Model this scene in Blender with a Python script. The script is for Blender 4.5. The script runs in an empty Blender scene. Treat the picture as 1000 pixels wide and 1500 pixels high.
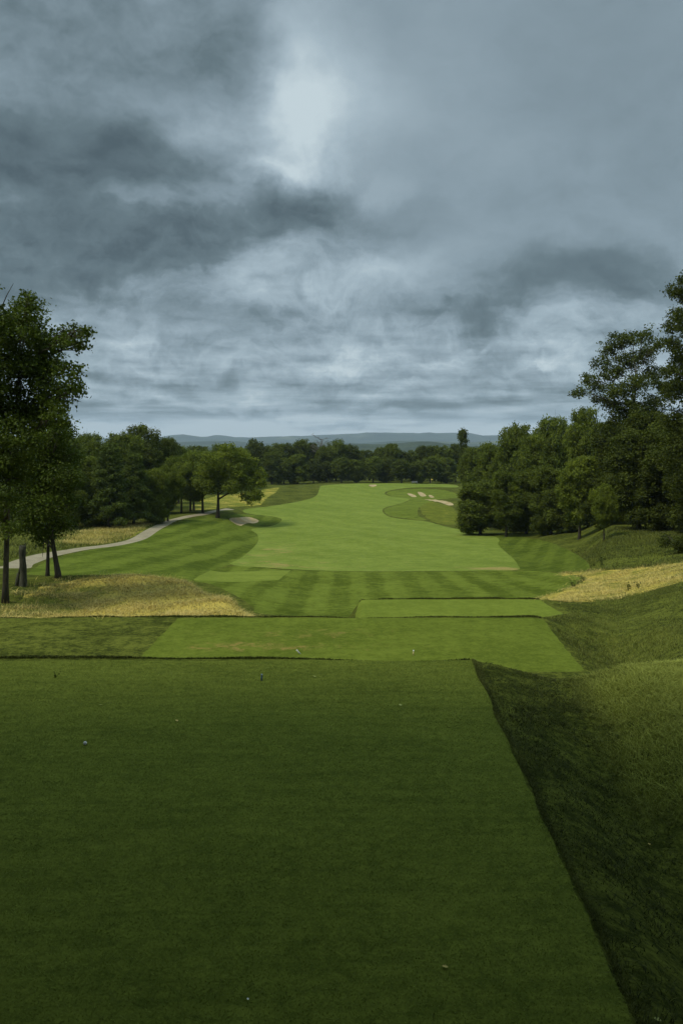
import bpy, math, random
import numpy as np

F = 1200.0      # focal length in photo pixels (photo is 1000 x 1500)
HZ = 650.0      # horizon row
EXPO = 1.0
EM = 2.0 ** EXPO
rng = np.random.default_rng(7)
random.seed(7)
sc = bpy.context.scene
COL = sc.collection
R = math.radians


def sstep(a, b, x):
    t = np.clip((x - a) / (b - a), 0, 1)
    return t * t * (3 - 2 * t)


# ------------------------------------------------------------------ node helper
class NT:
    def __init__(s, tree):
        s.t = tree
        s.n = tree.nodes
        s.l = tree.links

    def node(s, typ, **kw):
        nd = s.n.new(typ)
        for k, v in kw.items():
            setattr(nd, k, v)
        return nd

    def put(s, sock, v):
        if v is None:
            return
        if isinstance(v, bpy.types.NodeSocket):
            s.l.new(v, sock)
        else:
            sock.default_value = v

    def m(s, op, a, b=None, c=None, clamp=False):
        nd = s.n.new('ShaderNodeMath')
        nd.operation = op
        nd.use_clamp = clamp
        s.put(nd.inputs[0], a)
        s.put(nd.inputs[1], b)
        s.put(nd.inputs[2], c)
        return nd.outputs[0]

    def vm(s, op, a, b=None, scale=None):
        nd = s.n.new('ShaderNodeVectorMath')
        nd.operation = op
        s.put(nd.inputs[0], a)
        s.put(nd.inputs[1], b)
        if scale is not None:
            s.put(nd.inputs['Scale'], scale)
        return nd.outputs[0]

    def noise(s, vec, scale, detail=4, rough=0.55, dist=0.0, col=False, lac=2.0):
        nd = s.n.new('ShaderNodeTexNoise')
        nd.inputs['Scale'].default_value = scale
        nd.inputs['Detail'].default_value = detail
        nd.inputs['Roughness'].default_value = rough
        nd.inputs['Distortion'].default_value = dist
        nd.inputs['Lacunarity'].default_value = lac
        s.l.new(vec, nd.inputs['Vector'])
        return nd.outputs['Color' if col else 'Fac']

    def mix(s, f, a, b):
        nd = s.n.new('ShaderNodeMix')
        nd.data_type = 'RGBA'
        s.put(nd.inputs[0], f)
        for k, v in ((6, a), (7, b)):
            if not isinstance(v, bpy.types.NodeSocket):
                v = tuple(v) + (1,) if len(v) == 3 else v
            s.put(nd.inputs[k], v)
        return nd.outputs[2]

    def ramp(s, fac, pts, interp='LINEAR'):
        nd = s.n.new('ShaderNodeValToRGB')
        cr = nd.color_ramp
        cr.interpolation = interp
        while len(cr.elements) < len(pts):
            cr.elements.new(0.5)
        for e, (p, c) in zip(cr.elements, pts):
            e.position = p
            if not hasattr(c, '__len__'):
                c = (c, c, c)
            e.color = tuple(c) + (1,)
        s.l.new(fac, nd.inputs[0])
        return nd.outputs[0]

    def mr(s, v, a, b, c=0.0, d=1.0, smooth=False):
        nd = s.n.new('ShaderNodeMapRange')
        if smooth:
            nd.interpolation_type = 'SMOOTHSTEP'
        s.put(nd.inputs[0], v)
        for k, q in zip((1, 2, 3, 4), (a, b, c, d)):
            nd.inputs[k].default_value = q
        return nd.outputs[0]

    def xyz(s, x, y, z):
        nd = s.n.new('ShaderNodeCombineXYZ')
        s.put(nd.inputs[0], x)
        s.put(nd.inputs[1], y)
        s.put(nd.inputs[2], z)
        return nd.outputs[0]

    def sep(s, v):
        nd = s.n.new('ShaderNodeSeparateXYZ')
        s.l.new(v, nd.inputs[0])
        return nd.outputs


def newmat(name):
    mt = bpy.data.materials.new(name)
    mt.use_nodes = True
    t = NT(mt.node_tree)
    bs = t.n['Principled BSDF']
    bs.inputs['Specular IOR Level'].default_value = 0.15
    bs.inputs['Roughness'].default_value = 0.8
    return mt, t, bs


def attr(t, name):
    nd = t.n.new('ShaderNodeAttribute')
    nd.attribute_name = name
    return nd.outputs['Fac']


def bump(t, bs, h, strength=0.5, dist=0.05):
    b = t.n.new('ShaderNodeBump')
    b.inputs['Strength'].default_value = strength
    b.inputs['Distance'].default_value = dist
    t.put(b.inputs['Height'], h)
    t.l.new(b.outputs[0], bs.inputs['Normal'])


# ------------------------------------------------------------------ terrain height
def pchip(xs, ys, x):
    xs = np.asarray(xs, float)
    ys = np.asarray(ys, float)
    h = np.diff(xs)
    d = np.diff(ys) / h
    m = np.zeros_like(ys)
    for i in range(1, len(xs) - 1):
        if d[i - 1] * d[i] > 0:
            w1 = 2 * h[i] + h[i - 1]
            w2 = h[i] + 2 * h[i - 1]
            m[i] = (w1 + w2) / (w1 / d[i - 1] + w2 / d[i])
    m[0] = 0
    m[-1] = 0
    x = np.clip(x, xs[0], xs[-1])
    i = np.clip(np.searchsorted(xs, x, side='right') - 1, 0, len(h) - 1)
    t = (x - xs[i]) / h[i]
    return ((1 + 2 * t) * (1 - t) ** 2 * ys[i] + t * (1 - t) ** 2 * h[i] * m[i]
            + t * t * (3 - 2 * t) * ys[i + 1] + t * t * (t - 1) * h[i] * m[i + 1])


def P(py, Y):
    return -(py - HZ) / F * Y


HEAD = [(-200, -3.6), (13.7, -3.6), (13.95, -3.72), (16.2, -5.2), (17.6, -5.65), (20.2, -5.7), (26.9, -5.7), (27.2, -5.8)]
FARZ = [(420, -17), (700, -45), (1200, -62), (16000, -62)]
MID = [(71, -10.95), (85, -11.75), (115, -12.7), (150, -13.4), (180, -13.8), (215, -13.65), (240, -13.1), (262, -12.62), (275, -12.7), (320, -14)]
STN = {
    -200: HEAD + [(31, -6.2), (40, -6.5), (60, -8.0), (100, -9.4), (200, -11)] + FARZ,
    0: HEAD + [(31, -6.3), (37, P(858, 37)), (42, P(846, 42)), (50, P(836, 50)), (60, P(820, 60)), (80, P(792, 80)), (100, P(771, 100)), (200, -12)] + FARZ,
    100: HEAD + [(31, P(901, 31)), (36, P(872, 36)), (40.6, P(846, 40.6)), (44, P(844, 44)), (49, -7.95), (56, P(836, 56)), (65, P(820, 65)), (75, P(806, 75)), (95, P(785, 95)), (115, P(766, 115)), (130, P(756, 130)), (200, -12.6), (300, -13.5)] + FARZ,
    200: HEAD + [(31, P(900, 31)), (36, P(868, 36)), (40, P(845, 40)), (43, P(842, 43)), (49, -8.2), (56, P(839, 56)), (70, P(814, 70)), (88, P(793, 88)), (105, P(775, 105)), (125, P(760, 125)), (145, P(748, 145)), (200, -13), (300, -13.5)] + FARZ,
    270: HEAD + [(31, P(900, 31)), (35, P(874, 35)), (38.5, P(853, 38.5)), (41, P(851, 41)), (47, -8.6), (56, P(842, 56)), (70, P(822, 70)), (88, P(797, 88)), (108, P(775, 108)), (128, P(758, 128)), (145, P(748, 145)), (180, P(735, 180)), (240, -13.3), (300, -13.5)] + FARZ,
    330: HEAD + [(30.5, P(901, 30.5)), (33.5, P(881, 33.5)), (35.5, P(875, 35.5)), (40, -8.2), (48, P(864, 48)), (60, P(846, 60)), (71, P(831, 71)), (88, P(806, 88)), (110, P(779, 110)), (128, P(763, 128)), (140, P(752, 140)), (165, P(742, 165)), (200, P(729, 200)), (250, P(713, 250)), (300, -13.6)] + FARZ,
    375: HEAD + [(29.5, -6.35), (33, -7.1), (40, -8.3), (48, P(868, 48)), (60, P(848, 60)), (71, P(832, 71)), (90, P(810, 90)), (115, P(784, 115)), (140, P(763, 140)), (165, P(748, 165)), (200, P(730, 200)), (235, P(715, 235)), (260, P(710, 260)), (300, -13.6)] + FARZ,
    450: HEAD + [(30, -6.8), (36, -7.75), (40, -8.4), (50, P(877, 50)), (60, P(853, 60))] + MID[:-4] + [(240, P(715, 240)), (258, P(711, 258)), (275, -13.3), (320, -14)] + FARZ,
    505: HEAD + [(30, -6.85), (36, -7.8), (40, -8.4), (50, P(877, 50)), (60, P(853, 60))] + MID + FARZ,
    530: HEAD + [(30, -6.6), (32.3, -6.9), (36.4, -6.9), (36.7, -7.0), (41, -8.5), (50, P(877, 50)), (60, P(853, 60))] + MID + FARZ,
    780: HEAD + [(30, -6.6), (32.3, -6.9), (36.4, -6.9), (36.7, -7.0), (41, -8.4), (48, P(877, 48)), (58, P(855, 58)), (71, P(834, 71)), (90, P(808, 90)), (112, P(783, 112)), (125, P(777, 125)), (150, -13.4), (215, -14.4), (300, -14)] + FARZ,
    840: HEAD[:6] + [(26.9, -6.0), (32, -6.65), (36.5, P(882, 36.5)), (41, P(875, 41)), (47, P(863, 47)), (55, P(848, 55)), (62, P(836, 62)), (75, P(818, 75)), (90, P(795, 90)), (104, P(779, 104)), (125, -12.2), (200, -13)] + FARZ,
    900: HEAD[:5] + [(20.2, -5.75), (27, P(932, 27)), (33, P(898, 33)), (39, P(877, 39)), (47, P(858, 47)), (55, P(839, 55)), (63, P(812, 63)), (72, P(789, 72)), (79, P(778, 79)), (95, -8.9), (200, -11)] + FARZ,
    1000: HEAD[:2] + [(15, -4.1), (18, P(965, 18)), (22, P(936, 22)), (28, P(899, 28)), (34, P(866, 34)), (39, P(849, 39)), (45, P(835, 45)), (52, P(822, 52)), (60, P(806, 60)), (70, P(784, 70)), (78, P(776, 78)), (95, -8.6), (200, -10)] + FARZ,
    1300: HEAD[:2] + [(18, -4.3), (28, -4.9), (45, -5.6), (70, -6.3), (100, -7), (200, -9)] + FARZ,
}
SX = np.array(sorted(STN))


def near_edge(Y):            # right edge of the nearest tee
    return 1.62 + 0.04 * Y


def vnoise(x, y, seed=0):    # cheap smooth pseudo-noise
    r = np.random.default_rng(seed)
    o = np.zeros_like(x)
    for k in range(7):
        a = r.uniform(0, 6.28)
        f = r.uniform(0.6, 1.6)
        o += np.sin((x * math.cos(a) + y * math.sin(a)) * f * 2 + r.uniform(0, 6.28) + 1.3 * np.sin((x * math.sin(a) - y * math.cos(a)) * f))
    return o / 3.5


def height(X, Y):
    X = np.asarray(X, float)
    Y = np.asarray(Y, float)
    shp = X.shape
    X = X.ravel()
    Y = Y.ravel()
    Yw = Y + (0.10 * np.sin(X * 0.55 + 1) + 0.05 * np.sin(X * 1.7)) * sstep(8, 12, Y) * (1 - sstep(38, 44, Y))
    Zs = np.array([pchip([p[0] for p in STN[s]], [p[1] for p in STN[s]], Yw) for s in SX])
    px = 500 + F * X / np.maximum(Y, 12.0)
    px = np.clip(px, SX[0], SX[-1])
    i = np.clip(np.searchsorted(SX, px, side='right') - 1, 0, len(SX) - 2)
    t = (px - SX[i]) / (SX[i + 1] - SX[i])
    # smooth blend on wide cells only far away, linear keeps slopes even
    ar = np.arange(len(X))
    ts = 0.5 * t + 0.5 * (t * t * (3 - 2 * t))
    Z = Zs[i, ar] * (1 - ts) + Zs[i + 1, ar] * ts
    # shoulder beside the nearest tee
    e = X - near_edge(Y)
    w = 1 - sstep(14.5, 19.0, Y)
    dk = 1 - 0.75 * sstep(8.5, 13.0, Y)
    drop = 0.06 * sstep(0.0, 0.14, e) + (0.10 + 0.55 * dk) * sstep(0.1, 1.4, e) + 0.03 * np.clip(e - 0.5, 0, 4) - (0.12 + 0.42 * dk) * sstep(1.4, 2.6, e) + 0.05 * np.clip(e - 4.2, 0, 30)
    Z = Z - drop * w
    # bank beside the middle tee
    e2 = X - (6.08 + 0.085 * (Y - 20.5))
    Z = Z - 0.28 * sstep(0, 1.2, e2) * sstep(18.5, 20.5, Y) * (1 - sstep(26, 29, Y)) * (1 - sstep(1.5, 3.5, e2))
    # gentle undulation away from the tees
    big = 0.10 * vnoise(X * 0.16, Y * 0.16, 3) * sstep(40, 60, Y) + 0.25 * vnoise(X * 0.05, Y * 0.05, 5) * sstep(80, 140, Y)
    loc = 0.05 * vnoise(X * 0.9, Y * 0.9, 9) * sstep(0.8, 2.5, e) * (1 - sstep(14, 18, Y)) + 0.05 * vnoise(X * 0.7, Y * 0.7, 11) * sstep(1.0, 3.0, e2) * sstep(18, 22, Y)
    md = 0.06 * vnoise(X * 0.8, Y * 0.8, 21) * sstep(29, 31, Y) * (1 - sstep(40, 44, Y)) * (1 - sstep(-6, -4, X))
    Z = Z + (big * (1 - sstep(300, 500, Y)) + loc + md)
    Z = Z + 6 * vnoise(X * 0.003, Y * 0.003, 31) * sstep(900, 1500, Y)
    return Z.reshape(shp)


def groundpt(px, py, ymin=4.0, ymax=700.0):
    """first ground point seen through a photo pixel"""
    Y = np.geomspace(ymin, ymax, 4000)
    X = (px - 500) / F * Y
    z = height(X, Y)
    s = -(py - HZ) / F * Y
    k = np.nonzero(z >= s)[0]
    if len(k) == 0:
        k = len(Y) - 1
    else:
        k = k[0]
    if k > 0 and k < len(Y):
        d0 = z[k - 1] - s[k - 1]
        d1 = z[k] - s[k]
        f = d0 / (d0 - d1) if d0 != d1 else 0
        f = min(max(f, 0), 1)
        y = Y[k - 1] + f * (Y[k] - Y[k - 1])
    else:
        y = Y[k]
    return (px - 500) / F * y, y


def gp_list(pts, ymin=4.0):
    out = []
    for p in pts:
        out.append(groundpt(p[0], p[1], p[2] if len(p) > 2 else ymin))
    return np.array(out)


def smoothpoly(pts, n=8, closed=True):
    P_ = np.asarray(pts, float)
    m = len(P_)
    out = []
    rng_ = range(m) if closed else range(m - 1)
    for i in rng_:
        if closed:
            p0, p1, p2, p3 = P_[(i - 1) % m], P_[i], P_[(i + 1) % m], P_[(i + 2) % m]
        else:
            p0, p1, p2, p3 = P_[max(i - 1, 0)], P_[i], P_[i + 1], P_[min(i + 2, m - 1)]
        for k in range(n):
            t = k / n
            out.append(0.5 * (2 * p1 + (p2 - p0) * t + (2 * p0 - 5 * p1 + 4 * p2 - p3) * t * t + (3 * p1 - p0 - 3 * p2 + p3) * t ** 3))
    if not closed:
        out.append(P_[-1])
    return np.array(out)


def sdf(poly, X, Y):
    """negative outside, positive inside"""
    x0, y0 = poly[:, 0], poly[:, 1]
    x1, y1 = np.roll(x0, -1), np.roll(y0, -1)
    best = np.full(X.shape, 1e18)
    ins = np.zeros(X.shape, bool)
    for a, b, c, d in zip(x0, y0, x1, y1):
        ex, ey = c - a, d - b
        L = ex * ex + ey * ey
        if L < 1e-12:
            continue
        t = np.clip(((X - a) * ex + (Y - b) * ey) / L, 0, 1)
        best = np.minimum(best, (X - a - t * ex) ** 2 + (Y - b - t * ey) ** 2)
        if ey != 0:
            cr = ((b > Y) != (d > Y)) & (X < ex * (Y - b) / ey + a)
            ins ^= cr
    return np.where(ins, 1, -1) * np.sqrt(best)


# ------------------------------------------------------------------ zones of the ground
def scrpoly(pts, n=6, ymin=4.0, closed=True, smooth=True):
    q = smoothpoly([(p[0], p[1]) for p in pts], n) if smooth else np.array([(p[0], p[1]) for p in pts], float)
    return gp_list(q, ymin)


Z_NEAR = np.array([(-10, -8.0), (near_edge(-8), -8.0), (near_edge(13.62), 13.62), (-10, 13.62)])
Z_MIDT = np.array([(-5.32, 20.3), (-5.35, 26.8), (6.62, 26.8), (6.1, 20.5)])
Z_MIDT[0] = (-5.35, 20.3)
Z_FART = np.array([(0.42, 32.4), (0.76, 36.3), (8.82, 36.3), (8.8, 32.4)])
Z_SMALL = scrpoly([(283, 850), (308, 835.5), (426, 835.5), (408, 850)], smooth=False, ymin=48)
Z_FAIR = scrpoly([(338, 827), (352, 818), (368, 805), (378, 793), (377, 783), (368, 776), (378, 772), (395, 771), (408, 766), (412, 760),
                  (395, 756), (362, 752), (356, 748), (365, 745), (400, 741), (440, 734), (462, 727), (468, 716), (474, 711), (520, 708.5), (548, 708.3),
                  (600, 707.6), (640, 708.5), (668, 711), (668, 714), (640, 713.5), (600, 714.5), (572, 718), (563, 723), (575, 728), (600, 731),
                  (585, 738), (565, 743), (560, 749), (570, 757), (595, 761), (625, 764), (655, 772), (690, 778), (722, 785), (731, 791),
                  (729, 797), (737, 806), (750, 817), (758, 828), (756, 835), (700, 836), (560, 837), (480, 836), (430, 834), (385, 831)], 4, ymin=52)
Z_APRON = scrpoly([(384, 899), (372, 890), (352, 876), (310, 856), (284, 851), (300, 838), (345, 829), (385, 832), (430, 835), (560, 838), (756, 836), (800, 838),
                   (848, 845), (842, 856), (820, 868), (792, 880), (700, 892), (520, 905)], 4, ymin=36.8)
Z_LEFTM = scrpoly([(40, 846), (70, 822), (130, 806), (190, 796), (235, 776), (285, 758), (320, 754), (350, 753), (385, 755), (410, 760),
                   (405, 767), (380, 773), (370, 777), (379, 786), (376, 796), (364, 811), (345, 824), (310, 836), (282, 851), (240, 856), (200, 852), (120, 852)], 4, ymin=47)
Z_RIGHTM = scrpoly([(724, 784), (760, 786), (800, 793), (832, 806), (858, 822), (862, 833), (845, 838), (800, 837), (757, 834), (757, 826), (748, 815), (735, 804), (728, 796)], 4, ymin=56)
Z_CRES = scrpoly([(566, 723), (580, 718), (620, 716), (655, 719), (672, 728), (640, 732), (615, 742), (612, 755), (625, 762), (600, 760), (572, 756), (562, 748), (570, 743), (600, 733), (580, 729)], 4, ymin=90)
PATHC = [(-160, 868), (-60, 850), (0, 834), (30, 824), (70, 812), (120, 804), (180, 797), (210, 787), (232, 773), (255, 761), (280, 756), (305, 752), (322, 747.5), (345, 744.5), (375, 742.5)]


def ribbon(pts, wid, ymin):
    c = gp_list(smoothpoly(pts, 5, closed=False), ymin)
    # drop folds
    t = np.gradient(c, axis=0)
    t /= np.linalg.norm(t, axis=1)[:, None] + 1e-9
    n = np.stack([-t[:, 1], t[:, 0]], 1)
    return np.concatenate([c + n * wid / 2, (c - n * wid / 2)[::-1]])


PATH_W = [(-400, -5.0 - 0), (0, 0)]
# the path is laid out by real ground positions
PATH_C = np.array([(-60, 38.0), (-34, 44.5), (-22.5, 51.5), (-21.8, 60), (-23.2, 70), (-22.8, 78), (-22.3, 86), (-22.3, 94), (-23.2, 103), (-24.5, 113), (-25.3, 121), (-24.6, 130), (-22.6, 138), (-20.6, 146), (-19.2, 154), (-17.4, 163)])


def ribbon_w(c, wid):
    c = smoothpoly(c, 6, closed=False)
    t = np.gradient(c, axis=0)
    t /= np.linalg.norm(t, axis=1)[:, None] + 1e-9
    n = np.stack([-t[:, 1], t[:, 0]], 1)
    return np.concatenate([c + n * wid / 2, (c - n * wid / 2)[::-1]])


pc = gp_list([(12, 831), (34, 824), (70, 813), (120, 804), (170, 797.5), (205, 788), (232, 772), (252, 762.5), (278, 756), (300, 752.5), (318, 748), (338, 745.5)], 46)
PATH_C = np.vstack([[(-60, 43.0), (-36, 45.5), (-26, 49.5)], pc])
Z_PATH = ribbon_w(PATH_C, 1.65)
Z_STRAWL = scrpoly([(-40, 912), (-40, 880), (20, 868), (60, 856), (110, 848), (160, 843), (210, 843), (250, 847), (300, 860), (335, 876), (360, 892), (372, 903), (360, 915), (100, 915)], 4, ymin=27.6)
Z_STRAWL = np.array([(-13.5, 28.5), (-13.0, 33), (-13.8, 37.5), (-12.5, 40.5), (-9.5, 42.2), (-7.6, 41.2), (-5.9, 38.8), (-4.5, 35.3), (-3.6, 32.4), (-3.15, 29.8), (-3.2, 28.2), (-8, 27.7)])
Z_STRAWL = smoothpoly(Z_STRAWL, 6)
Z_STRAWR = scrpoly([(790, 879), (815, 868), (846, 857), (855, 848), (842, 843), (822, 840), (850, 837.5), (900, 835), (960, 829), (1010, 823), (1060, 820), (1060, 842), (1000, 852), (960, 863), (920, 872), (870, 880), (830, 881)], 4, ymin=36.8)
Z_FIELDL = scrpoly([(100, 800), (105, 785), (130, 776), (170, 768), (200, 766), (215, 770), (205, 781), (180, 790), (140, 797)], 4, ymin=60)
Z_FIELDB = scrpoly([(283, 747), (285, 737), (320, 726), (360, 722), (392, 716), (408, 714), (403, 721), (390, 730), (380, 740), (350, 742), (310, 746)], 4, ymin=120)
Z_BUNK = [scrpoly(b, 6, ymin=90) for b in (
    [(336, 759), (350, 757.5), (366, 757), (379, 762), (374, 766), (362, 766), (352, 769.5), (342, 765)],
    [(596, 722.5), (603, 723), (610, 726.8), (603, 727.3)],
    [(611, 720), (618, 721), (624, 726), (616, 726.3)],
    [(627, 724.5), (632, 725), (636, 728.5), (630, 728.3)],
    [(540, 710.2), (550, 709.2), (550.5, 711.8), (544, 712.6)],
    [(620, 730), (640, 731.5), (658, 735), (664, 739), (657, 740), (643, 735), (628, 732.4)])]

Z_FIELDC = scrpoly([(618, 733), (640, 736), (664, 745), (672, 762), (655, 769), (628, 761), (615, 746)], 4, ymin=90)
# ------------------------------------------------------------------ ground grid
pys = np.concatenate([np.arange(1640, 960, -5.0), np.arange(960, 704, -1.6)])
zc = np.interp
rowsY = set()
for s, zz in ((505, STN[505]), (200, STN[200]), (900, STN[900])):
    a = [p[0] for p in zz]
    b = [p[1] for p in zz]
    Yv = np.geomspace(3.5, 320, 6000)
    Zv = pchip(a, b, Yv)
    pv = HZ - Zv / Yv * F
    # visible samples only, spaced by projected row
    best = 1e9
    last = None
    for y, p in zip(Yv, pv):
        if p < best:
            best = p
            st = 6.0 if p > 960 else (2.0 if p > 720 else 1.2)
            if last is None or last - p > st:
                rowsY.add(round(float(y), 3))
                last = p
for y0, y1, st in ((13.4, 18, 0.12), (26.4, 30, 0.18), (36.0, 41, 0.25), (18, 26.4, 0.4), (30, 60, 0.6), (60, 130, 1.4), (130, 300, 2.5)):
    for y in np.arange(y0, y1, st):
        rowsY.add(round(float(y), 3))
for y in (13.62, 13.7, 13.95, 20.3, 26.8, 26.9, 27.2, 36.3, 36.4, 36.7):
    rowsY.add(y)
ry = sorted(rowsY)
out = [ry[0]]
for y in ry[1:]:
    if y - out[-1] > 0.0015 * y + 0.01:
        out.append(y)
ry = np.array(list(np.linspace(-60, 3.3, 45)) + out + list(np.geomspace(325, 10900, 70)))
cu = np.concatenate([np.linspace(-1.04, -0.5, 24)[:-1], np.linspace(-0.5, 0.5, 330), np.linspace(0.5, 1.04, 24)[1:]])
W = np.sqrt(ry ** 2 + 9.0 ** 2)
W = np.where(ry < 0, 40 + np.abs(ry) * 0.3, np.where(ry < 120, W + 31 * (1 - ry / 120) ** 2, W))
GX = cu[None, :] * W[:, None]
GY = np.repeat(ry[:, None], len(cu), 1)
bk = [b[:] for b in Z_BUNK]
GZ = height(GX, GY)
far_m = GY > 60
for b in bk:
    d = sdf(b, GX[far_m], GY[far_m])
    GZ[far_m] -= 0.35 * sstep(-0.3, 1.0, d)
nr, nc = GX.shape
V = np.stack([GX.ravel(), GY.ravel(), GZ.ravel()], 1)
idx = np.arange(nr * nc).reshape(nr, nc)
a, b, c, d = idx[:-1, :-1].ravel(), idx[:-1, 1:].ravel(), idx[1:, 1:].ravel(), idx[1:, :-1].ravel()
T = np.concatenate([np.stack([a, b, c], 1), np.stack([a, c, d], 1)])


def split(V, T, dist):
    """cut triangles along dist = 0; returns new V, inside T, outside T"""
    ins = dist > 0
    k = ins[T].sum(1)
    tin, tout, cut = T[k == 3], T[k == 0], T[(k > 0) & (k < 3)]
    newv = []
    cache = {}
    base = len(V)

    def mid(i, j):
        key = (i, j) if i < j else (j, i)
        if key in cache:
            return cache[key]
        i, j = key
        t = dist[i] / (dist[i] - dist[j])
        t = min(max(t, 0.001), 0.999)
        newv.append(V[i] * (1 - t) + V[j] * t)
        cache[key] = base + len(newv) - 1
        return cache[key]
    li, lo = [], []
    for tri in cut:
        s = [bool(ins[q]) for q in tri]
        one = s.count(True) == 1
        want = True if one else False
        q = s.index(want)
        A, B, C = int(tri[q]), int(tri[(q + 1) % 3]), int(tri[(q + 2) % 3])
        ab, ac = mid(A, B), mid(A, C)
        (li if one else lo).append((A, ab, ac))
        tgt = lo if one else li
        tgt.append((ab, B, C))
        tgt.append((ab, C, ac))
    V2 = np.vstack([V, np.array(newv)]) if newv else V
    f = lambda t, l: np.vstack([t, np.array(l, int)]) if l else t
    return V2, f(tin, li), f(tout, lo)


def mesh_obj(name, V, T, mat, parent=None, smooth=True, attrs=None, extra=None):
    used, inv = np.unique(T, return_inverse=True)
    v = V[used]
    T = inv.reshape(T.shape)
    me = bpy.data.meshes.new(name)
    k = T.shape[1]
    me.vertices.add(len(v))
    me.vertices.foreach_set('co', v.astype(np.float32).ravel())
    me.loops.add(T.size)
    me.loops.foreach_set('vertex_index', T.astype(np.int32).ravel())
    me.polygons.add(len(T))
    me.polygons.foreach_set('loop_start', (np.arange(len(T)) * k).astype(np.int32))
    me.polygons.foreach_set('loop_total', np.full(len(T), k, np.int32))
    me.update(calc_edges=True)
    me.polygons.foreach_set('use_smooth', np.full(len(T), smooth))
    if attrs:
        for an, av in attrs.items():
            at = me.attributes.new(an, 'FLOAT', 'POINT')
            at.data.foreach_set('value', av[used].astype(np.float32))
    me.validate()
    if mat:
        me.materials.append(mat)
    o = bpy.data.objects.new(name, me)
    COL.objects.link(o)
    if parent:
        o.parent = parent
    return o


# ------------------------------------------------------------------ ground materials
def grass_mat(name, dark, light, dry=None, dry_amt=0.0, dry_scale=1.0, stripes=0.0, stripe_rot=0.04, period=4.4, fine=1.0, mott=1.0, streak=None, bmp=0.5, dry_where=None, wob=1.0, contrast=1.0, big=1.0, gain=1.0):
    mt, t, bs = newmat(name)
    pos = t.node('ShaderNodeNewGeometry').outputs['Position']
    s = t.sep(pos)
    flat = t.xyz(s[0], s[1], 0.0)
    n1 = t.noise(flat, 0.35 * mott, 5, 0.6)
    n2 = t.noise(flat, 3.0 * fine, 5, 0.65)
    n3 = t.noise(flat, 32.0 * fine, 3, 0.7)
    n4 = t.noise(flat, 9.0 * fine, 4, 0.75, 0.6)
    nn = [t.mr(q, 0.33, 0.67, -0.5 * w_, 0.5 * w_) for q, w_ in ((n1, 0.45 * big), (n2, 0.55 * big), (n3, 0.6 * contrast), (n4, 0.8 * contrast))]
    v = t.m('ADD', t.m('ADD', nn[0], nn[1]), t.m('ADD', nn[2], nn[3]))
    if streak:
        v = t.m('ADD', v, t.mr(t.noise(t.xyz(t.m('MULTIPLY', s[0], 0.5), t.m('MULTIPLY', s[1], 2.6), 1.0), 2.6, 6, 0.7), 0.33, 0.67, -streak, streak))
    v = t.m('ADD', v, 0.5, clamp=True)
    if stripes:
        wv = t.m('MULTIPLY', t.m('SUBTRACT', t.noise(flat, 0.07, 2), 0.5), 1.6 * wob)
        wv2 = t.m('MULTIPLY', t.m('SUBTRACT', t.noise(flat, 0.9, 3), 0.5), 0.5)
        q = t.m('ADD', t.m('ADD', s[0], t.m('MULTIPLY', s[1], -stripe_rot)), t.m('ADD', wv, wv2))
        sn = t.m('SINE', t.m('MULTIPLY', q, 2 * math.pi / period))
        sn = t.mr(sn, -0.6, 0.6, -0.5, 0.5, True)
        # every pass has its own strength
        amp = t.mr(t.noise(t.xyz(t.m('MULTIPLY', s[0], 0.25), t.m('MULTIPLY', s[1], 0.02), 3.0), 1.0, 1), 0.35, 0.65, 0.5, 1.2)
        v = t.m('ADD', v, t.m('MULTIPLY', t.m('MULTIPLY', sn, amp), stripes), clamp=True)
    dark = (dark[0] * 0.92 * gain, dark[1] * 0.85 * gain, dark[2] * 0.50 * gain)
    light = (light[0] * 0.92 * gain, light[1] * 0.85 * gain, light[2] * 0.50 * gain)
    colr = t.mix(v, dark, light)
    if dry is not None:
        dn = t.noise(flat, 0.5 * dry_scale, 6, 0.72, 0.4)
        dn2 = t.noise(t.xyz(t.m('MULTIPLY', s[0], 1.0), t.m('MULTIPLY', s[1], 1.4), 0.0), 9.0 * dry_scale, 4, 0.75)
        dd = t.m('ADD', t.m('MULTIPLY', dn, 0.5), t.m('MULTIPLY', dn2, 0.5))
        if dry_where is not None:
            dd = t.m('ADD', dd, dry_where(t, s))
        th = 0.66 - 0.34 * dry_amt
        f = t.mr(dd, th - 0.02, th + 0.03, 0.0, 0.9, True)
        dvar = t.mix(t.mr(n3, 0.3, 0.7), [q * 0.72 for q in dry], dry)
        colr = t.mix(f, colr, dvar)
    t.l.new(colr, bs.inputs['Base Color'])
    bs.inputs['Roughness'].default_value = 0.9
    bs.inputs['Specular IOR Level'].default_value = 0.02
    h = t.m('ADD', t.m('MULTIPLY', n3, 0.4), t.m('MULTIPLY', n2, 1.0))
    bump(t, bs, h, bmp, 0.03 / max(fine, 0.3))
    return mt


STRAW = (0.52, 0.40, 0.085)


def blob(x0, y0, rx, ry, amp):
    def f(t, s):
        dx = t.m('DIVIDE', t.m('SUBTRACT', s[0], x0), rx)
        dy = t.m('DIVIDE', t.m('SUBTRACT', s[1], y0), ry)
        r2 = t.m('ADD', t.m('MULTIPLY', dx, dx), t.m('MULTIPLY', dy, dy))
        return t.m('MULTIPLY', t.m('EXPONENT', t.m('MULTIPLY', r2, -1)), amp)
    return f


def blobs(*bb):
    def f(t, s):
        r = None
        for b_ in bb:
            q = blob(*b_)(t, s)
            r = q if r is None else t.m('ADD', r, q)
        return r
    return f


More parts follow.
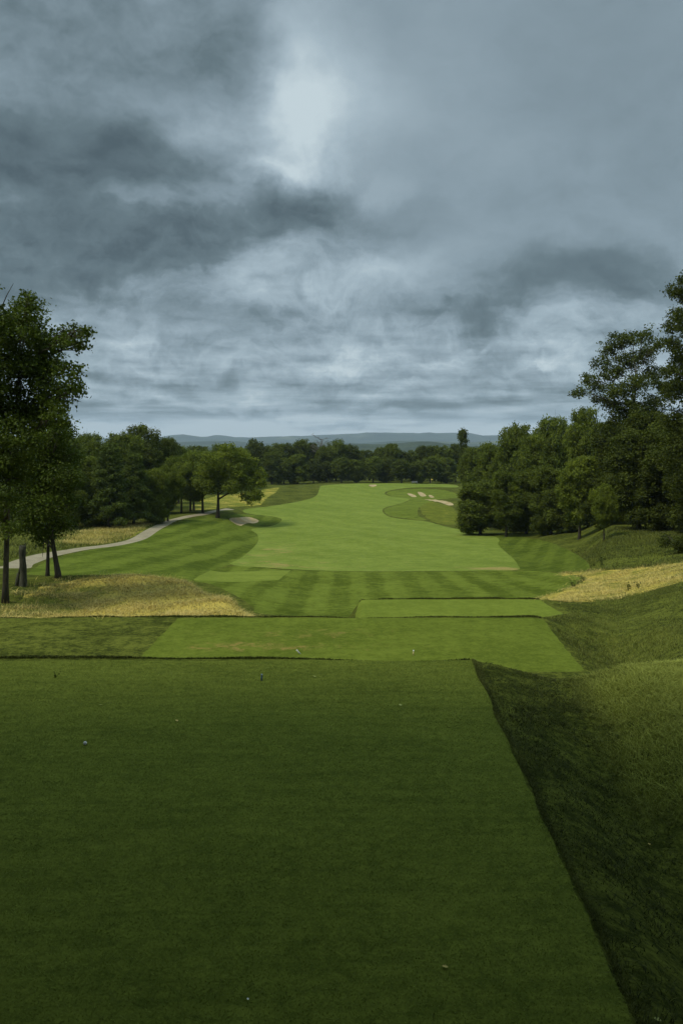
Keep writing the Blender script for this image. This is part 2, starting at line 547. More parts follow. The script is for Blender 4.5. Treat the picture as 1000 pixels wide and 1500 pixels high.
M_NEAR = grass_mat('tee_turf', (0.072, 0.102, 0.024), (0.150, 0.192, 0.048), fine=1.0, mott=1.3, bmp=0.4, big=0.45, gain=1.12, streak=0.28)
M_MIDT = grass_mat('worn_tee_turf', (0.085, 0.125, 0.024), (0.150, 0.205, 0.045), dry=(0.24, 0.18, 0.05), dry_amt=0.05, dry_scale=4.5, fine=0.5, bmp=0.25, gain=0.84,
                   dry_where=blobs((-2.9, 23.0, 1.9, 0.7, 0.13), (-0.9, 24.6, 3.6, 0.8, 0.10), (0.6, 22.9, 2.6, 0.5, 0.08), (3.8, 22.6, 1.0, 0.4, 0.07)))
M_FART = grass_mat('pale_tee_turf', (0.105, 0.150, 0.032), (0.155, 0.212, 0.05), fine=0.35, bmp=0.2, gain=0.98)
M_SMALL = grass_mat('light_tee_turf', (0.125, 0.175, 0.042), (0.185, 0.245, 0.065), fine=0.25, bmp=0.2)
M_FAIR = grass_mat('fairway_turf', (0.125, 0.185, 0.046), (0.195, 0.268, 0.080), dry=(0.30, 0.24, 0.08), dry_amt=0.16, dry_scale=0.8, fine=0.13, mott=0.14, stripes=0.22, stripe_rot=-0.55, period=7.5, bmp=0.3, wob=3, gain=0.94,
                   dry_where=blobs((-7.5, 92, 3.6, 14, 0.07), (-5.5, 76, 4.0, 4, 0.06), (14.0, 72.5, 3.5, 1.2, 0.17), (2, 74, 9, 1.5, 0.05)))
M_APRON = grass_mat('striped_mown_grass', (0.072, 0.108, 0.017), (0.175, 0.240, 0.055), fine=0.25, mott=0.4, gain=0.79, stripes=0.42, stripe_rot=0.01, period=2.5, wob=0.7, bmp=0.3)
M_LEFTM = grass_mat('mown_rough_grass', (0.066, 0.104, 0.018), (0.158, 0.220, 0.050), fine=0.18, mott=0.3, gain=0.79, stripes=0.5, stripe_rot=0.05, period=3.6, bmp=0.3, wob=2.0,
                    dry=(0.28, 0.22, 0.07), dry_amt=0.06, dry_scale=0.4)
M_RIGHTM = grass_mat('dark_mown_rough', (0.045, 0.072, 0.014), (0.110, 0.155, 0.034), fine=0.2, mott=0.3, stripes=0.35, stripe_rot=0.3, period=2.2, bmp=0.3)  # darker grass tone for the mown slope on the right
M_ROUGH = grass_mat('rough_grass', (0.032, 0.045, 0.012), (0.115, 0.142, 0.038), fine=0.7, mott=0.7, bmp=0.9, contrast=1.3, big=1.7)
M_STRAW = grass_mat('dry_grass_ground', (0.085, 0.110, 0.024), (0.16, 0.19, 0.045), dry=STRAW, dry_amt=0.70, dry_scale=1.0, fine=0.6, bmp=0.8, dry_where=blobs((-6.5, 36, 4.0, 7, 0.03), (-12.5, 33, 3.0, 6, -0.13)))
M_CRES = grass_mat('uneven_rough', (0.075, 0.110, 0.022), (0.150, 0.205, 0.050), fine=0.15, mott=0.3, stripes=0.2, stripe_rot=0.8, period=5.0, bmp=0.3)
M_FIELD2 = grass_mat('fescue_bank', (0.07, 0.10, 0.02), (0.15, 0.18, 0.04), dry=STRAW, dry_amt=0.20, dry_scale=0.8, fine=0.2, bmp=0.8)
M_STRAW2 = grass_mat('raked_dry_grass', (0.075, 0.105, 0.022), (0.16, 0.19, 0.045), dry=STRAW, dry_amt=0.50, dry_scale=1.0, fine=0.5, bmp=0.8)
M_FIELD = grass_mat('dry_field_ground', (0.10, 0.13, 0.028), (0.17, 0.20, 0.05), dry=STRAW, dry_amt=0.38, dry_scale=0.5, fine=0.3, bmp=0.8)

mp, t, bs = newmat('gravel_path')
pos = t.node('ShaderNodeNewGeometry').outputs['Position']
n = t.noise(pos, 9, 5, 0.7)
n0 = t.noise(pos, 0.8, 4, 0.6)
t.l.new(t.mix(t.mr(t.m('ADD', t.m('MULTIPLY', n, .6), t.m('MULTIPLY', n0, .4)), 0.35, 0.65), (0.17, 0.145, 0.085), (0.33, 0.29, 0.19)), bs.inputs['Base Color'])
bump(t, bs, n, 0.5, 0.03)
M_PATH = mp
ms, t, bs = newmat('bunker_sand')
pos = t.node('ShaderNodeNewGeometry').outputs['Position']
n = t.noise(pos, 3, 5, 0.7)
n1 = t.noise(pos, 0.35, 3, 0.5)
t.l.new(t.mix(t.mr(t.m('ADD', t.m('MULTIPLY', n, .4), t.m('MULTIPLY', n1, .6)), 0.4, 0.62), (0.27, 0.20, 0.08), (0.42, 0.34, 0.19)), bs.inputs['Base Color'])
bump(t, bs, n, 0.6, 0.06)
M_SAND = ms

zones = [('sand_bunker', p, M_SAND) for p in Z_BUNK] + [
    ('path', Z_PATH, M_PATH), ('tee_lawn', Z_NEAR, M_NEAR), ('tee_lawn', Z_MIDT, M_MIDT), ('tee_lawn', Z_FART, M_FART), ('tee_lawn', Z_SMALL, M_SMALL),
    ('dry_grass_ground', Z_STRAWL, M_STRAW), ('dry_grass_ground', Z_STRAWR, M_STRAW2), ('dry_field_ground', Z_FIELDL, M_FIELD), ('dry_field_ground', Z_FIELDB, M_FIELD),
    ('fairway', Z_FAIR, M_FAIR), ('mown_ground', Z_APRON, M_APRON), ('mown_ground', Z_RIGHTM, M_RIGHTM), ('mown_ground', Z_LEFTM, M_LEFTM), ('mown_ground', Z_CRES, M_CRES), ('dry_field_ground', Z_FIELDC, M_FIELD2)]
rest = T
for nm, poly, mt in zones:
    x0, y0 = poly.min(0) - 3
    x1, y1 = poly.max(0) + 3
    D = np.full(len(V), -1.0)
    m = (V[:, 0] > x0) & (V[:, 0] < x1) & (V[:, 1] > y0) & (V[:, 1] < y1)
    D[m] = sdf(poly, V[m, 0], V[m, 1])
    if mt in (M_STRAW, M_STRAW2, M_FIELD, M_FIELD2):
        D[m] += 0.22 * vnoise(V[m, 0] * 2.2, V[m, 1] * 1.6, 77) + 0.25 * vnoise(V[m, 0] * 0.8, V[m, 1] * 0.6, 78)
    elif nm == 'tee_lawn' and V[m, 1].min() < 60:
        D[m] += 0.02 * vnoise(V[m, 0] * 1.1, V[m, 1] * 1.3, 79) + 0.02 * vnoise(V[m, 0] * 4, V[m, 1] * 4, 80)
    V, tin, rest = split(V, rest, D)
    if len(tin):
        o = mesh_obj(nm, V, tin, mt)
        o['kind'] = 'structure'
o = mesh_obj('ground', V, rest, M_ROUGH)
o['kind'] = 'structure'

# ------------------------------------------------------------------ far hills
mh, t, bs = newmat('wooded_hill')
pos = t.node('ShaderNodeNewGeometry').outputs['Position']
n = t.noise(pos, 0.006, 6, 0.65)
n2 = t.noise(pos, 0.0011, 4, 0.6)
c1 = t.mix(t.mr(n, 0.35, 0.65), (0.015, 0.026, 0.012), (0.04, 0.058, 0.022))
t.l.new(t.mix(t.mr(n2, 0.58, 0.66), c1, (0.085, 0.10, 0.045)), bs.inputs['Base Color'])
bump(t, bs, n, 1.0, 30.0)


def hill(name, Yc, depth, ridge, base, seed, xr):
    """a ridge of real depth; ridge = [(photo column, photo row)] of its skyline"""
    xs = np.linspace(xr[0], xr[1], 260)
    ys = np.linspace(-1, 1, 26)
    X, S = np.meshgrid(xs, ys)
    Y = Yc + S * depth
    px = 500 + F * X / Yc
    row = pchip([p[0] for p in ridge], [p[1] for p in ridge], px.ravel()).reshape(px.shape)
    top = (HZ - row) / F * Yc
    prof = (1 - np.abs(S) ** 1.6)
    fb = 1 + 0.12 * vnoise(X * 0.004, Y * 0.004, seed)
    Z = base + (top - base) * prof * (1 - 0.10 * (1 - prof) * 0 + 0.0) * np.where(np.abs(S) < 0.15, 1, fb) + 3.0 * vnoise(X * 0.012, Y * 0.012, seed + 1) * prof
    nr_, nc_ = X.shape
    ii = np.arange(nr_ * nc_).reshape(nr_, nc_)
    Q = np.stack([ii[:-1, :-1].ravel(), ii[:-1, 1:].ravel(), ii[1:, 1:].ravel(), ii[1:, :-1].ravel()], 1)
    o_ = mesh_obj(name, np.stack([X.ravel(), Y.ravel(), Z.ravel()], 1), Q, mh)
    o_['kind'] = 'structure'


hill('hills', 8900, 1500, [(-900, 641), (-200, 640), (160, 642), (240, 640), (275, 637.5), (300, 640), (322, 637), (350, 641), (390, 640), (430, 639), (470, 637.5), (520, 635), (560, 633.5), (620, 634.5), (670, 634), (705, 638), (760, 636), (1000, 640), (1900, 641)], -62, 4, (-9500, 9500))
hill('hills', 5200, 900, [(-900, 650), (240, 648), (330, 646), (400, 650), (470, 647), (520, 649), (600, 646), (680, 648), (760, 645), (1900, 650)], -62, 8, (-6000, 6000))
hill('hills', 2300, 420, [(-900, 660), (300, 656), (420, 657), (500, 652), (560, 650), (600, 648.5), (645, 649.5), (700, 654), (1900, 660)], -60, 14, (-2600, 2600))


# ------------------------------------------------------------------ tree building
def tube(path, rad, sides=8):
    """vertices and quads of a tapered tube along a path"""
    path = np.asarray(path, float)
    n_ = len(path)
    t_ = np.gradient(path, axis=0)
    t_ /= np.linalg.norm(t_, axis=1)[:, None] + 1e-9
    ref = np.array([1.0, 0.1, 0.0])
    vs = []
    for i in range(n_):
        a_ = np.cross(t_[i], ref)
        if np.linalg.norm(a_) < 1e-3:
            a_ = np.cross(t_[i], (0, 1, 0))
        a_ /= np.linalg.norm(a_)
        b_ = np.cross(t_[i], a_)
        th = np.linspace(0, 2 * math.pi, sides, endpoint=False)
        vs.append(path[i] + rad[i] * (np.cos(th)[:, None] * a_ + np.sin(th)[:, None] * b_))
    vs = np.vstack(vs)
    q = []
    for i in range(n_ - 1):
        for k in range(sides):
            k2 = (k + 1) % sides
            q.append((i * sides + k, i * sides + k2, (i + 1) * sides + k2, (i + 1) * sides + k))
    # closed tip and foot (degenerate-free fan made of quads to the ring centre)
    for base_, rev in ((0, True), ((n_ - 1) * sides, False)):
        for k in range(0, sides - 2, 2):
            f = (base_, base_ + k + 1, base_ + k + 2, base_ + (k + 3) % sides) if k + 3 < sides else None
            if f:
                q.append(f[::-1] if rev else f)
    return vs, np.array(q)


def join(parts):
    vs, qs, o_ = [], [], 0
    for v, q in parts:
        vs.append(v)
        qs.append(q + o_)
        o_ += len(v)
    return np.vstack(vs), np.vstack(qs)


def curve3(a_, b_, bow, n_=7):
    a_ = np.asarray(a_, float)
    b_ = np.asarray(b_, float)
    t_ = np.linspace(0, 1, n_)[:, None]
    m_ = (a_ + b_) / 2 + bow
    return (1 - t_) ** 2 * a_ + 2 * t_ * (1 - t_) * m_ + t_ * t_ * b_


def leaf_quads(cen, out, size, flat=0.35, r=None, aspect=0.62):
    """one folded leaf (or leaf spray) per centre"""
    r = r or rng
    n_ = len(cen)
    nrm = r.normal(size=(n_, 3)) * 0.75 + out * 0.55 + np.array([0, 0, flat])
    nrm /= np.linalg.norm(nrm, axis=1)[:, None] + 1e-9
    tt = r.normal(size=(n_, 3))
    tt -= (tt * nrm).sum(1)[:, None] * nrm
    tt /= np.linalg.norm(tt, axis=1)[:, None] + 1e-9
    bb = np.cross(nrm, tt)
    L = size * r.uniform(0.6, 1.25, n_)[:, None]
    Wd = L * aspect
    fold = nrm * L * 0.16
    v = np.stack([cen - tt * L * 0.5, cen + bb * Wd * 0.5 + fold + tt * L * 0.08, cen + tt * L * 0.5, cen - bb * Wd * 0.5 + fold + tt * L * 0.08], 1).reshape(-1, 3)
    q = np.arange(n_ * 4).reshape(n_, 4)
    return v, q


def lobes_leaves(lobes, per_m2, size, clump=0.28, sub=10, r=None, solid=0.35, squash=0.8, gap=0.0):
    """lobes: (x, y, z, radius). Twigs over each lobe's shell, leaves round each twig."""
    r = r or rng
    C, O, TI = [], [], []
    for (x, y, z, rad) in lobes:
        nt = max(6, int(per_m2 * 12.6 * rad * rad / sub))
        d_ = r.normal(size=(nt, 3))
        d_ /= np.linalg.norm(d_, axis=1)[:, None]
        rr = rad * (solid + (1 - solid) * r.uniform(0, 1, nt) ** 0.5)
        # lumpy radius
        lump = 1 + 0.22 * np.sin(d_[:, 0] * 5 + x * 3) * np.sin(d_[:, 1] * 5 + y) + 0.18 * np.sin(d_[:, 2] * 6 + z * 2)
        tw = d_ * (rr * lump)[:, None]
        tw[:, 2] *= squash
        if gap:
            keep = r.uniform(0, 1, nt) > gap * (0.5 + 0.5 * np.sin(tw[:, 0] * 4 / rad + x) * np.sin(tw[:, 2] * 4 / rad + z))
            tw, d_ = tw[keep], d_[keep]
        tw = tw + np.array([x, y, z])
        m_ = len(tw)
        lf = np.repeat(tw, sub, 0) + r.normal(size=(m_ * sub, 3)) * clump * np.array([1, 1, 0.7]) * 0.6
        C.append(lf)
        O.append(np.repeat(d_, sub, 0))
        base_t = r.uniform(-0.15, 0.15)
        TI.append(np.repeat(np.clip(0.5 + base_t + r.normal(size=m_) * 0.16, 0, 1), sub) + r.normal(size=m_ * sub) * 0.1)
    C = np.vstack(C)
    O = np.vstack(O)
    TI = np.concatenate(TI)
    v, q = leaf_quads(C, O, size, r=r)
    return v, q, np.repeat(np.clip(TI, 0, 1), 4)


def leaf_mat(name, dark, light):
    mt, t, bs = newmat(name)
    ti = attr(t, 'tint')
    oi = t.node('ShaderNodeObjectInfo')
    colr = t.mix(ti, dark, light)
    colr = t.vm('MULTIPLY', colr, oi.outputs['Color'])
    t.l.new(colr, bs.inputs['Base Color'])
    bs.inputs['Roughness'].default_value = 0.55
    bs.inputs['Specular IOR Level'].default_value = 0.10
    tr = t.node('ShaderNodeBsdfTranslucent')
    t.l.new(t.vm('MULTIPLY', colr, (1.1, 1.2, 0.6)), tr.inputs[0])
    mx = t.node('ShaderNodeMixShader')
    mx.inputs[0].default_value = 0.22
    t.l.new(bs.outputs[0], mx.inputs[1])
    t.l.new(tr.outputs[0], mx.inputs[2])
    t.l.new(mx.outputs[0], t.n['Material Output'].inputs[0])
    return mt


def bark_mat(name, a_, b_):
    mt, t, bs = newmat(name)
    co = t.node('ShaderNodeTexCoord').outputs['Object']
    s = t.sep(co)
    v = t.xyz(s[0], s[1], t.m('MULTIPLY', s[2], 0.22))
    n_ = t.noise(v, 14, 5, 0.7)
    n0_ = t.noise(co, 1.2, 3, 0.6)
    c_ = t.mix(t.mr(n_, 0.35, 0.65), a_, b_)
    c_ = t.mix(t.mr(n0_, 0.55, 0.7, 0, 0.5), c_, (0.06, 0.075, 0.03))
    t.l.new(c_, bs.inputs['Base Color'])
    bs.inputs['Roughness'].default_value = 0.95
    bump(t, bs, n_, 1.0, 0.04)
    return mt


M_LEAF = leaf_mat('broad_leaves', (0.040, 0.056, 0.008), (0.125, 0.155, 0.018))
M_CONIF = leaf_mat('conifer_needles', (0.034, 0.050, 0.010), (0.095, 0.125, 0.020))
M_BARK = bark_mat('ridged_bark', (0.034, 0.030, 0.020), (0.082, 0.073, 0.050))


def make_trunk(height_, r0, lean=(0, 0), lobes=(), fork=0.45, r=None, limb=0.35, top=0.85, flare=1.5, sides=9, nl=None, wob=0.12, skip=0.0):
    r = r or rng
    n_ = 12
    zz = np.linspace(-0.3, height_ * top, n_)
    tt = np.clip(zz / (height_ * top), 0, 1)
    px_ = lean[0] * tt ** 1.2 + wob * np.sin(tt * 5 + r.uniform(0, 6)) * tt
    py_ = lean[1] * tt ** 1.2 + wob * np.sin(tt * 4 + r.uniform(0, 6)) * tt
    rad = r0 * (1 - 0.88 * tt) * (1 + (flare - 1) * np.exp(-np.maximum(zz, 0) / (r0 * 1.6)))
    path = np.stack([px_, py_, zz], 1)
    parts = [tube(path, rad, sides)]
    L = list(lobes)
    if nl and len(L) > nl:
        L = [L[k] for k in r.permutation(len(L))[:nl]]
    for (x, y, z, q) in L:
        if z < height_ * skip:
            continue
        z0 = max(height_ * fork * 0.55, min(z - 0.35 * math.hypot(x, y) - q * 0.3, height_ * top * 0.9)) if z > height_ * fork * 0.6 else z
        z0 = max(z0, height_ * 0.18)
        a_ = np.array([np.interp(z0, zz, px_), np.interp(z0, zz, py_), z0])
        rr = np.interp(z0, zz, rad) * 0.55
        b_ = np.array([x, y, z])
        dist_ = np.linalg.norm(b_ - a_)
        p_ = curve3(a_, b_, np.array([r.normal() * .1, r.normal() * .1, 0.12 * dist_]), 6)
        parts.append(tube(p_, np.linspace(min(rr, 0.04 + limb * 0.08 * dist_), 0.015, 6), 5))
        for _ in range(3):
            k = r.integers(2, 5)
            e_ = b_ + r.normal(size=3) * q * 0.55
            parts.append(tube(curve3(p_[k], e_, np.array([0, 0, 0.08 * dist_]), 4), np.linspace(0.035, 0.008, 4) * (0.6 + limb), 4))
    return join(parts)


def tree_meshes(lobes, trunkargs, per_m2, size, mat=None, clump=0.28, sub=10, r=None, gap=0.0, solid=0.35, squash=0.8):
    v, q, ti = lobes_leaves(lobes, per_m2, size, clump, sub, r, solid, squash, gap)
    cm = mesh_obj('crown', v, q, mat or M_LEAF, smooth=False, attrs={'tint': ti})
    tv, tq = make_trunk(lobes=lobes, r=r, **trunkargs)
    tm = mesh_obj('trunk', tv, tq, M_BARK)
    c_, t_ = cm.data, tm.data
    bpy.data.objects.remove(cm)
    bpy.data.objects.remove(tm)
    return c_, t_


def place_tree(name, label, cat, loc, meshes, scale=1.0, rz=0.0, group=None, tint=(1, 1, 1), sxy=1.0):
    root = bpy.data.objects.new(name, None)
    COL.objects.link(root)
    root.location = loc
    root.rotation_euler = (0, 0, rz)
    root.scale = (scale * sxy, scale * sxy, scale)
    root.empty_display_size = 0.5
    root['label'] = label
    root['category'] = cat
    if group:
        root['group'] = group
    for nm, me in zip(('crown', 'trunk'), meshes):
        if me is None:
            continue
        o_ = bpy.data.objects.new(nm, me)
        COL.objects.link(o_)
        o_.parent = root
        o_.color = (tint[0], tint[1], tint[2], 1)
    return root


def gz(x, y):
    return float(height(np.array([x]), np.array([y]))[0])


def ground_loc(px, Y):
    x = (px - 500) / F * Y
    return (x, Y, gz(x, Y))


# --- unit trees (10 m tall), shared by copies
def proto(kind, seed):
    r = np.random.default_rng(seed)
    H = 10.0
    lobes = []
    if kind in ('round', 'oval', 'tall'):
        cz, rx, rz_ = {'round': (6.2, 3.7, 3.7), 'oval': (5.9, 2.7, 4.0), 'tall': (5.9, 2.0, 4.1)}[kind]
        nlob = 34
        for k in range(nlob):
            ph = k * 2.39996 + r.uniform(-.3, .3)
            u_ = 1 - 2 * (k + .5) / nlob
            s_ = math.sqrt(1 - u_ * u_)
            f = r.uniform(0.55, 1.0)
            f2 = 1.0 + 0.14 * math.sin(ph * 2 + seed)
            rad_ = r.uniform(0.6, 1.25) * (1.0 if kind != 'tall' else 0.8)
            zz = cz + rz_ * u_ * f
            lobes.append((rx * s_ * math.cos(ph) * f * f2, rx * s_ * math.sin(ph) * f * f2, zz, rad_))
        for k in range(5):
            lobes.append((r.normal() * rx * .25, r.normal() * rx * .25, cz + r.normal() * rz_ * .3, 1.3))
        m_ = tree_meshes(lobes, dict(height_=H, r0=0.24, fork=0.3, nl=16), 80, 0.26, r=r, clump=0.42, sub=26, solid=0.78, gap=0.3)
    elif kind == 'low':      # leafy to the ground
        for k in range(40):
            ph = r.uniform(0, 6.28)
            zz = r.uniform(0.6, 9.0)
            rr = 3.2 * math.sqrt(max(0.05, 1 - ((zz - 4.0) / 5.6) ** 2)) * r.uniform(0.6, 0.92)
            lobes.append((rr * math.cos(ph), rr * math.sin(ph), zz, r.uniform(0.7, 1.25)))
        for k in range(6):
            lobes.append((r.normal() * .6, r.normal() * .6, 1.5 + k * 1.2, 1.3))
        m_ = tree_meshes(lobes, dict(height_=H, r0=0.24, fork=0.2, nl=12), 80, 0.25, r=r, clump=0.40, sub=26, solid=0.75, gap=0.3)
    elif kind == 'conifer':   # tiers of flat boughs
        for k in range(74):
            zz = 0.9 + 8.8 * (k / 74) ** 0.9
            ph = k * 2.39996 + r.uniform(-.4, .4)
            rr = (3.1 * (1 - zz / 10.4) ** 0.8 + 0.15) * r.uniform(0.55, 1.0)
            lobes.append((rr * math.cos(ph), rr * math.sin(ph), zz - rr * 0.10, 0.45 + 0.16 * rr))
        m_ = tree_meshes(lobes, dict(height_=H, r0=0.2, fork=0.1, nl=30, top=0.97), 100, 0.24, mat=M_CONIF, r=r, clump=0.28, sub=14, solid=0.4, squash=0.36)
    elif kind == 'far':       # cheaper crowns for the treeline 280 m away
        for k in range(30):
            ph = k * 2.39996
            u_ = 1 - 2 * (k + .5) / 30
            s_ = math.sqrt(1 - u_ * u_)
            f = r.uniform(0.6, 0.9)
            lobes.append((2.9 * s_ * math.cos(ph) * f, 2.9 * s_ * math.sin(ph) * f, (4.9 if seed % 2 else 5.6) + (4.6 if seed % 2 else 4.0) * u_ * f, r.uniform(0.7, 1.4)))
        m_ = tree_meshes(lobes, dict(height_=H, r0=0.22, fork=0.3, nl=8), 40, 0.38, r=r, clump=0.5, sub=16, solid=0.75, gap=0.25)
    elif kind == 'sparse':
        for k in range(16):
            zz = r.uniform(5.0, 9.6)
            ph = r.uniform(0, 6.28)
            rr = r.uniform(0.2, 1.5) * (1.1 - abs(zz - 7.5) / 4)
            lobes.append((rr * math.cos(ph), rr * math.sin(ph), zz, r.uniform(0.35, 0.7)))
        m_ = tree_meshes(lobes, dict(height_=H, r0=0.17, fork=0.4), 50, 0.28, r=r, clump=0.3, sub=7, solid=0.2, gap=0.3)
    return m_


PR = {}
for kind, seeds in (('round', (1, 2, 3)), ('oval', (4, 5)), ('tall', (6,)), ('low', (7, 8)), ('conifer', (9, 10)), ('far', (11, 12, 13, 14)), ('sparse', (15,))):
    for i_, s_ in enumerate(seeds):
        PR[f'{kind}{i_}'] = proto(kind, s_ * 101)
PW = {'round': 8.8, 'oval': 6.8, 'tall': 5.2, 'low': 7.4, 'conifer': 6.6, 'far': 7.4, 'sparse': 3.6}


def put(kind, px, Y, top, width, label, group, tint=1.0, name='broadleaf_tree', rz=None, cat='tree'):
    """kind of unit tree standing at photo column px, Y metres away, reaching photo row top"""
    loc = ground_loc(px, Y)
    hgt = (HZ - top) / F * Y - loc[2]
    s = hgt / 9.9
    wid = width / F * Y
    k = kind.rstrip('0123456789')
    if not hasattr(tint, '__len__'):
        tint = (tint, tint, tint)
    return place_tree(name, label, cat, loc, PR[kind], s, random.uniform(0, 6.28) if rz is None else rz, group, tint, wid / (PW[k] * s))


GL = 'trees of the left wood beyond the path'
GR = 'trees of the right wood beside the fairway'
GF = 'trees closing the far end of the fairway'
GP = 'trees in the row beside the path'
BR = (1.25, 1.22, 1.1)
# left wood: kind, column, distance, top row, width px, label, tint
for row in [
    ('low0', 138, 112, 668, 74, 'bushy dark tree low at the wood edge, first right of the two leaning near trunks', 0.85),
    ('conifer0', 160, 108, 648, 72, 'dark tiered conifer standing above the dry grass patch left of the path', 0.9),
    ('conifer1', 196, 114, 662, 62, 'second tiered conifer, behind the right end of the dry grass patch', 0.95),
    ('low1', 222, 118, 684, 58, 'pale bushy tree low at the wood edge above the path bend', BR),
    ('round0', 246, 122, 682, 44, 'small rounded pale tree, last of the wood edge before the row of trunks', BR),
    ('round1', 126, 140, 634, 70, 'broad green tree rising behind the bushy dark tree of the left wood', 1.0),
    ('oval0', 176, 142, 628, 64, 'tall crown left of the highest top of the left wood', 0.9),
    ('round2', 205, 150, 622, 78, 'broadest and highest dark crown of the left wood', 0.72),
    ('round0', 240, 155, 640, 60, 'dark rounded crown ending the skyline of the left wood', 0.72),
    ('oval1', 104, 125, 642, 60, 'tree of the left wood partly hidden by the near left crowns', 0.9),
    ('low0', 112, 108, 690, 50, 'low shrubby tree peeping past the near left crown', 0.85),
    ('round2', 70, 120, 650, 90, 'tree of the wood seen behind the near leaning trunks', 0.8),
    ('low1', 20, 100, 655, 110, 'leafy tree of the wood behind the broken dead trunk', 0.75),
    ('round1', 262, 168, 652, 60, 'green crown behind the leftmost trunks of the path row', 1.1),
    ('round1', -60, 96, 640, 110, 'tree of the left wood standing outside the view, nearest to the path', 0.9),
    ('low0', -170, 90, 640, 120, 'tree of the left wood far outside the view', 0.8),
    ('round2', -110, 120, 630, 110, 'tall tree of the left wood far outside the view', 0.8),
    ('low0', 180, 132, 690, 70, 'dark undergrowth tree filling the wood behind the conifers', 0.7),
    ('low1', 240, 136, 706, 46, 'dark bushy tree low behind the small rounded pale tree', 0.7),
]:
    tg = row[6] if hasattr(row[6], '__len__') else (row[6] * 1.35,) * 3
    put(row[0], row[1], row[2], row[3], row[4], row[5], GL, tg, name='conifer_tree' if row[0][0] == 'c' else 'broadleaf_tree')
# path row (the big one is built on its own below)
for row in [
    ('round0', 266, 137, 668, 56, 'leftmost trunk of the tree row beside the path', 1.0),
    ('round2', 279, 142, 662, 56, 'leaning tree second from the left in the path row', 0.95),
    ('tall0', 284, 146, 672, 34, 'thinnest tree of the path row, before the pale straw', 0.95),
    ('round1', 297, 139, 660, 66, 'tree of the path row directly left of the big spreading tree', 1.05),
]:
    put(row[0], row[1], row[2], row[3], row[4], row[5], GP, row[6] * 1.5)
# second rank behind the row
for row in [
    ('round0', 292, 215, 652, 52, 'green crown showing between the path row and the distant hills, left one'),
    ('round2', 322, 225, 650, 46, 'green crown rising straight behind the big spreading tree'),
    ('oval0', 350, 232, 652, 36, 'crown behind the right shoulder of the big spreading tree'),
]:
    put(row[0], row[1], row[2], row[3], row[4], row[5], GP, 1.1)
# far treeline
desc = ['dark', 'mid green', 'pale', 'deep green', 'olive']
far = [(372, 642, 34), (392, 650, 26), (408, 645, 24), (424, 648, 22), (440, 643, 28), (456, 648, 24), (474, 650, 22), (492, 643, 34), (510, 648, 24), (526, 656, 22), (541, 659, 24), (556, 655, 24),
       (572, 649, 26), (588, 657, 24), (604, 659, 22), (620, 650, 24), (636, 649, 28), (652, 652, 24), (667, 650, 24), (684, 652, 26)]
ordn = ['first', 'second', 'third', 'fourth', 'fifth', 'sixth', 'seventh', 'eighth', 'ninth', 'tenth', 'eleventh', 'twelfth', 'thirteenth', 'fourteenth', 'fifteenth', 'sixteenth', 'seventeenth', 'eighteenth', 'nineteenth', 'twentieth']
for k, (px, top, w_) in enumerate(far):
    d_ = k % 5
    tn = (0.75, 0.95, 1.2, 0.8, 1.05)[d_]
    put(('far0', 'oval0', 'far2', 'tall0', 'far3', 'round1', 'far1')[k % 7], px, 285 + (k * 37 % 17), top, w_ * 1.25, f'{desc[d_]} tree, {ordn[k]} from the left in the back rank of the far treeline', GF, (tn, tn, tn * 0.95))
front = [(398, 662, 28), (416, 668, 22), (436, 664, 26), (459, 672, 20), (478, 660, 26), (500, 668, 24), (522, 672, 22), (546, 668, 26), (566, 672, 22), (588, 670, 26), (610, 674, 20), (630, 668, 26), (654, 670, 24)]
for k, (px, top, w_) in enumerate(front):
    d_ = (k * 3 + 1) % 5
    tn = (0.8, 1.0, 1.3, 0.85, 1.1)[d_]
    put(('low0', 'far1', 'low1', 'far3')[k % 4], px, 270 + (k * 29 % 9), top, w_ * 1.3, f'{desc[d_]} tree, {ordn[k]} from the left in the front rank of the far treeline', GF, (tn, tn, tn * 0.95))
put('sparse0', 678, 205, 628, 22, 'tall thin tree whose tufted top stands above the treeline', GF, 0.8, name='tufted_tree')
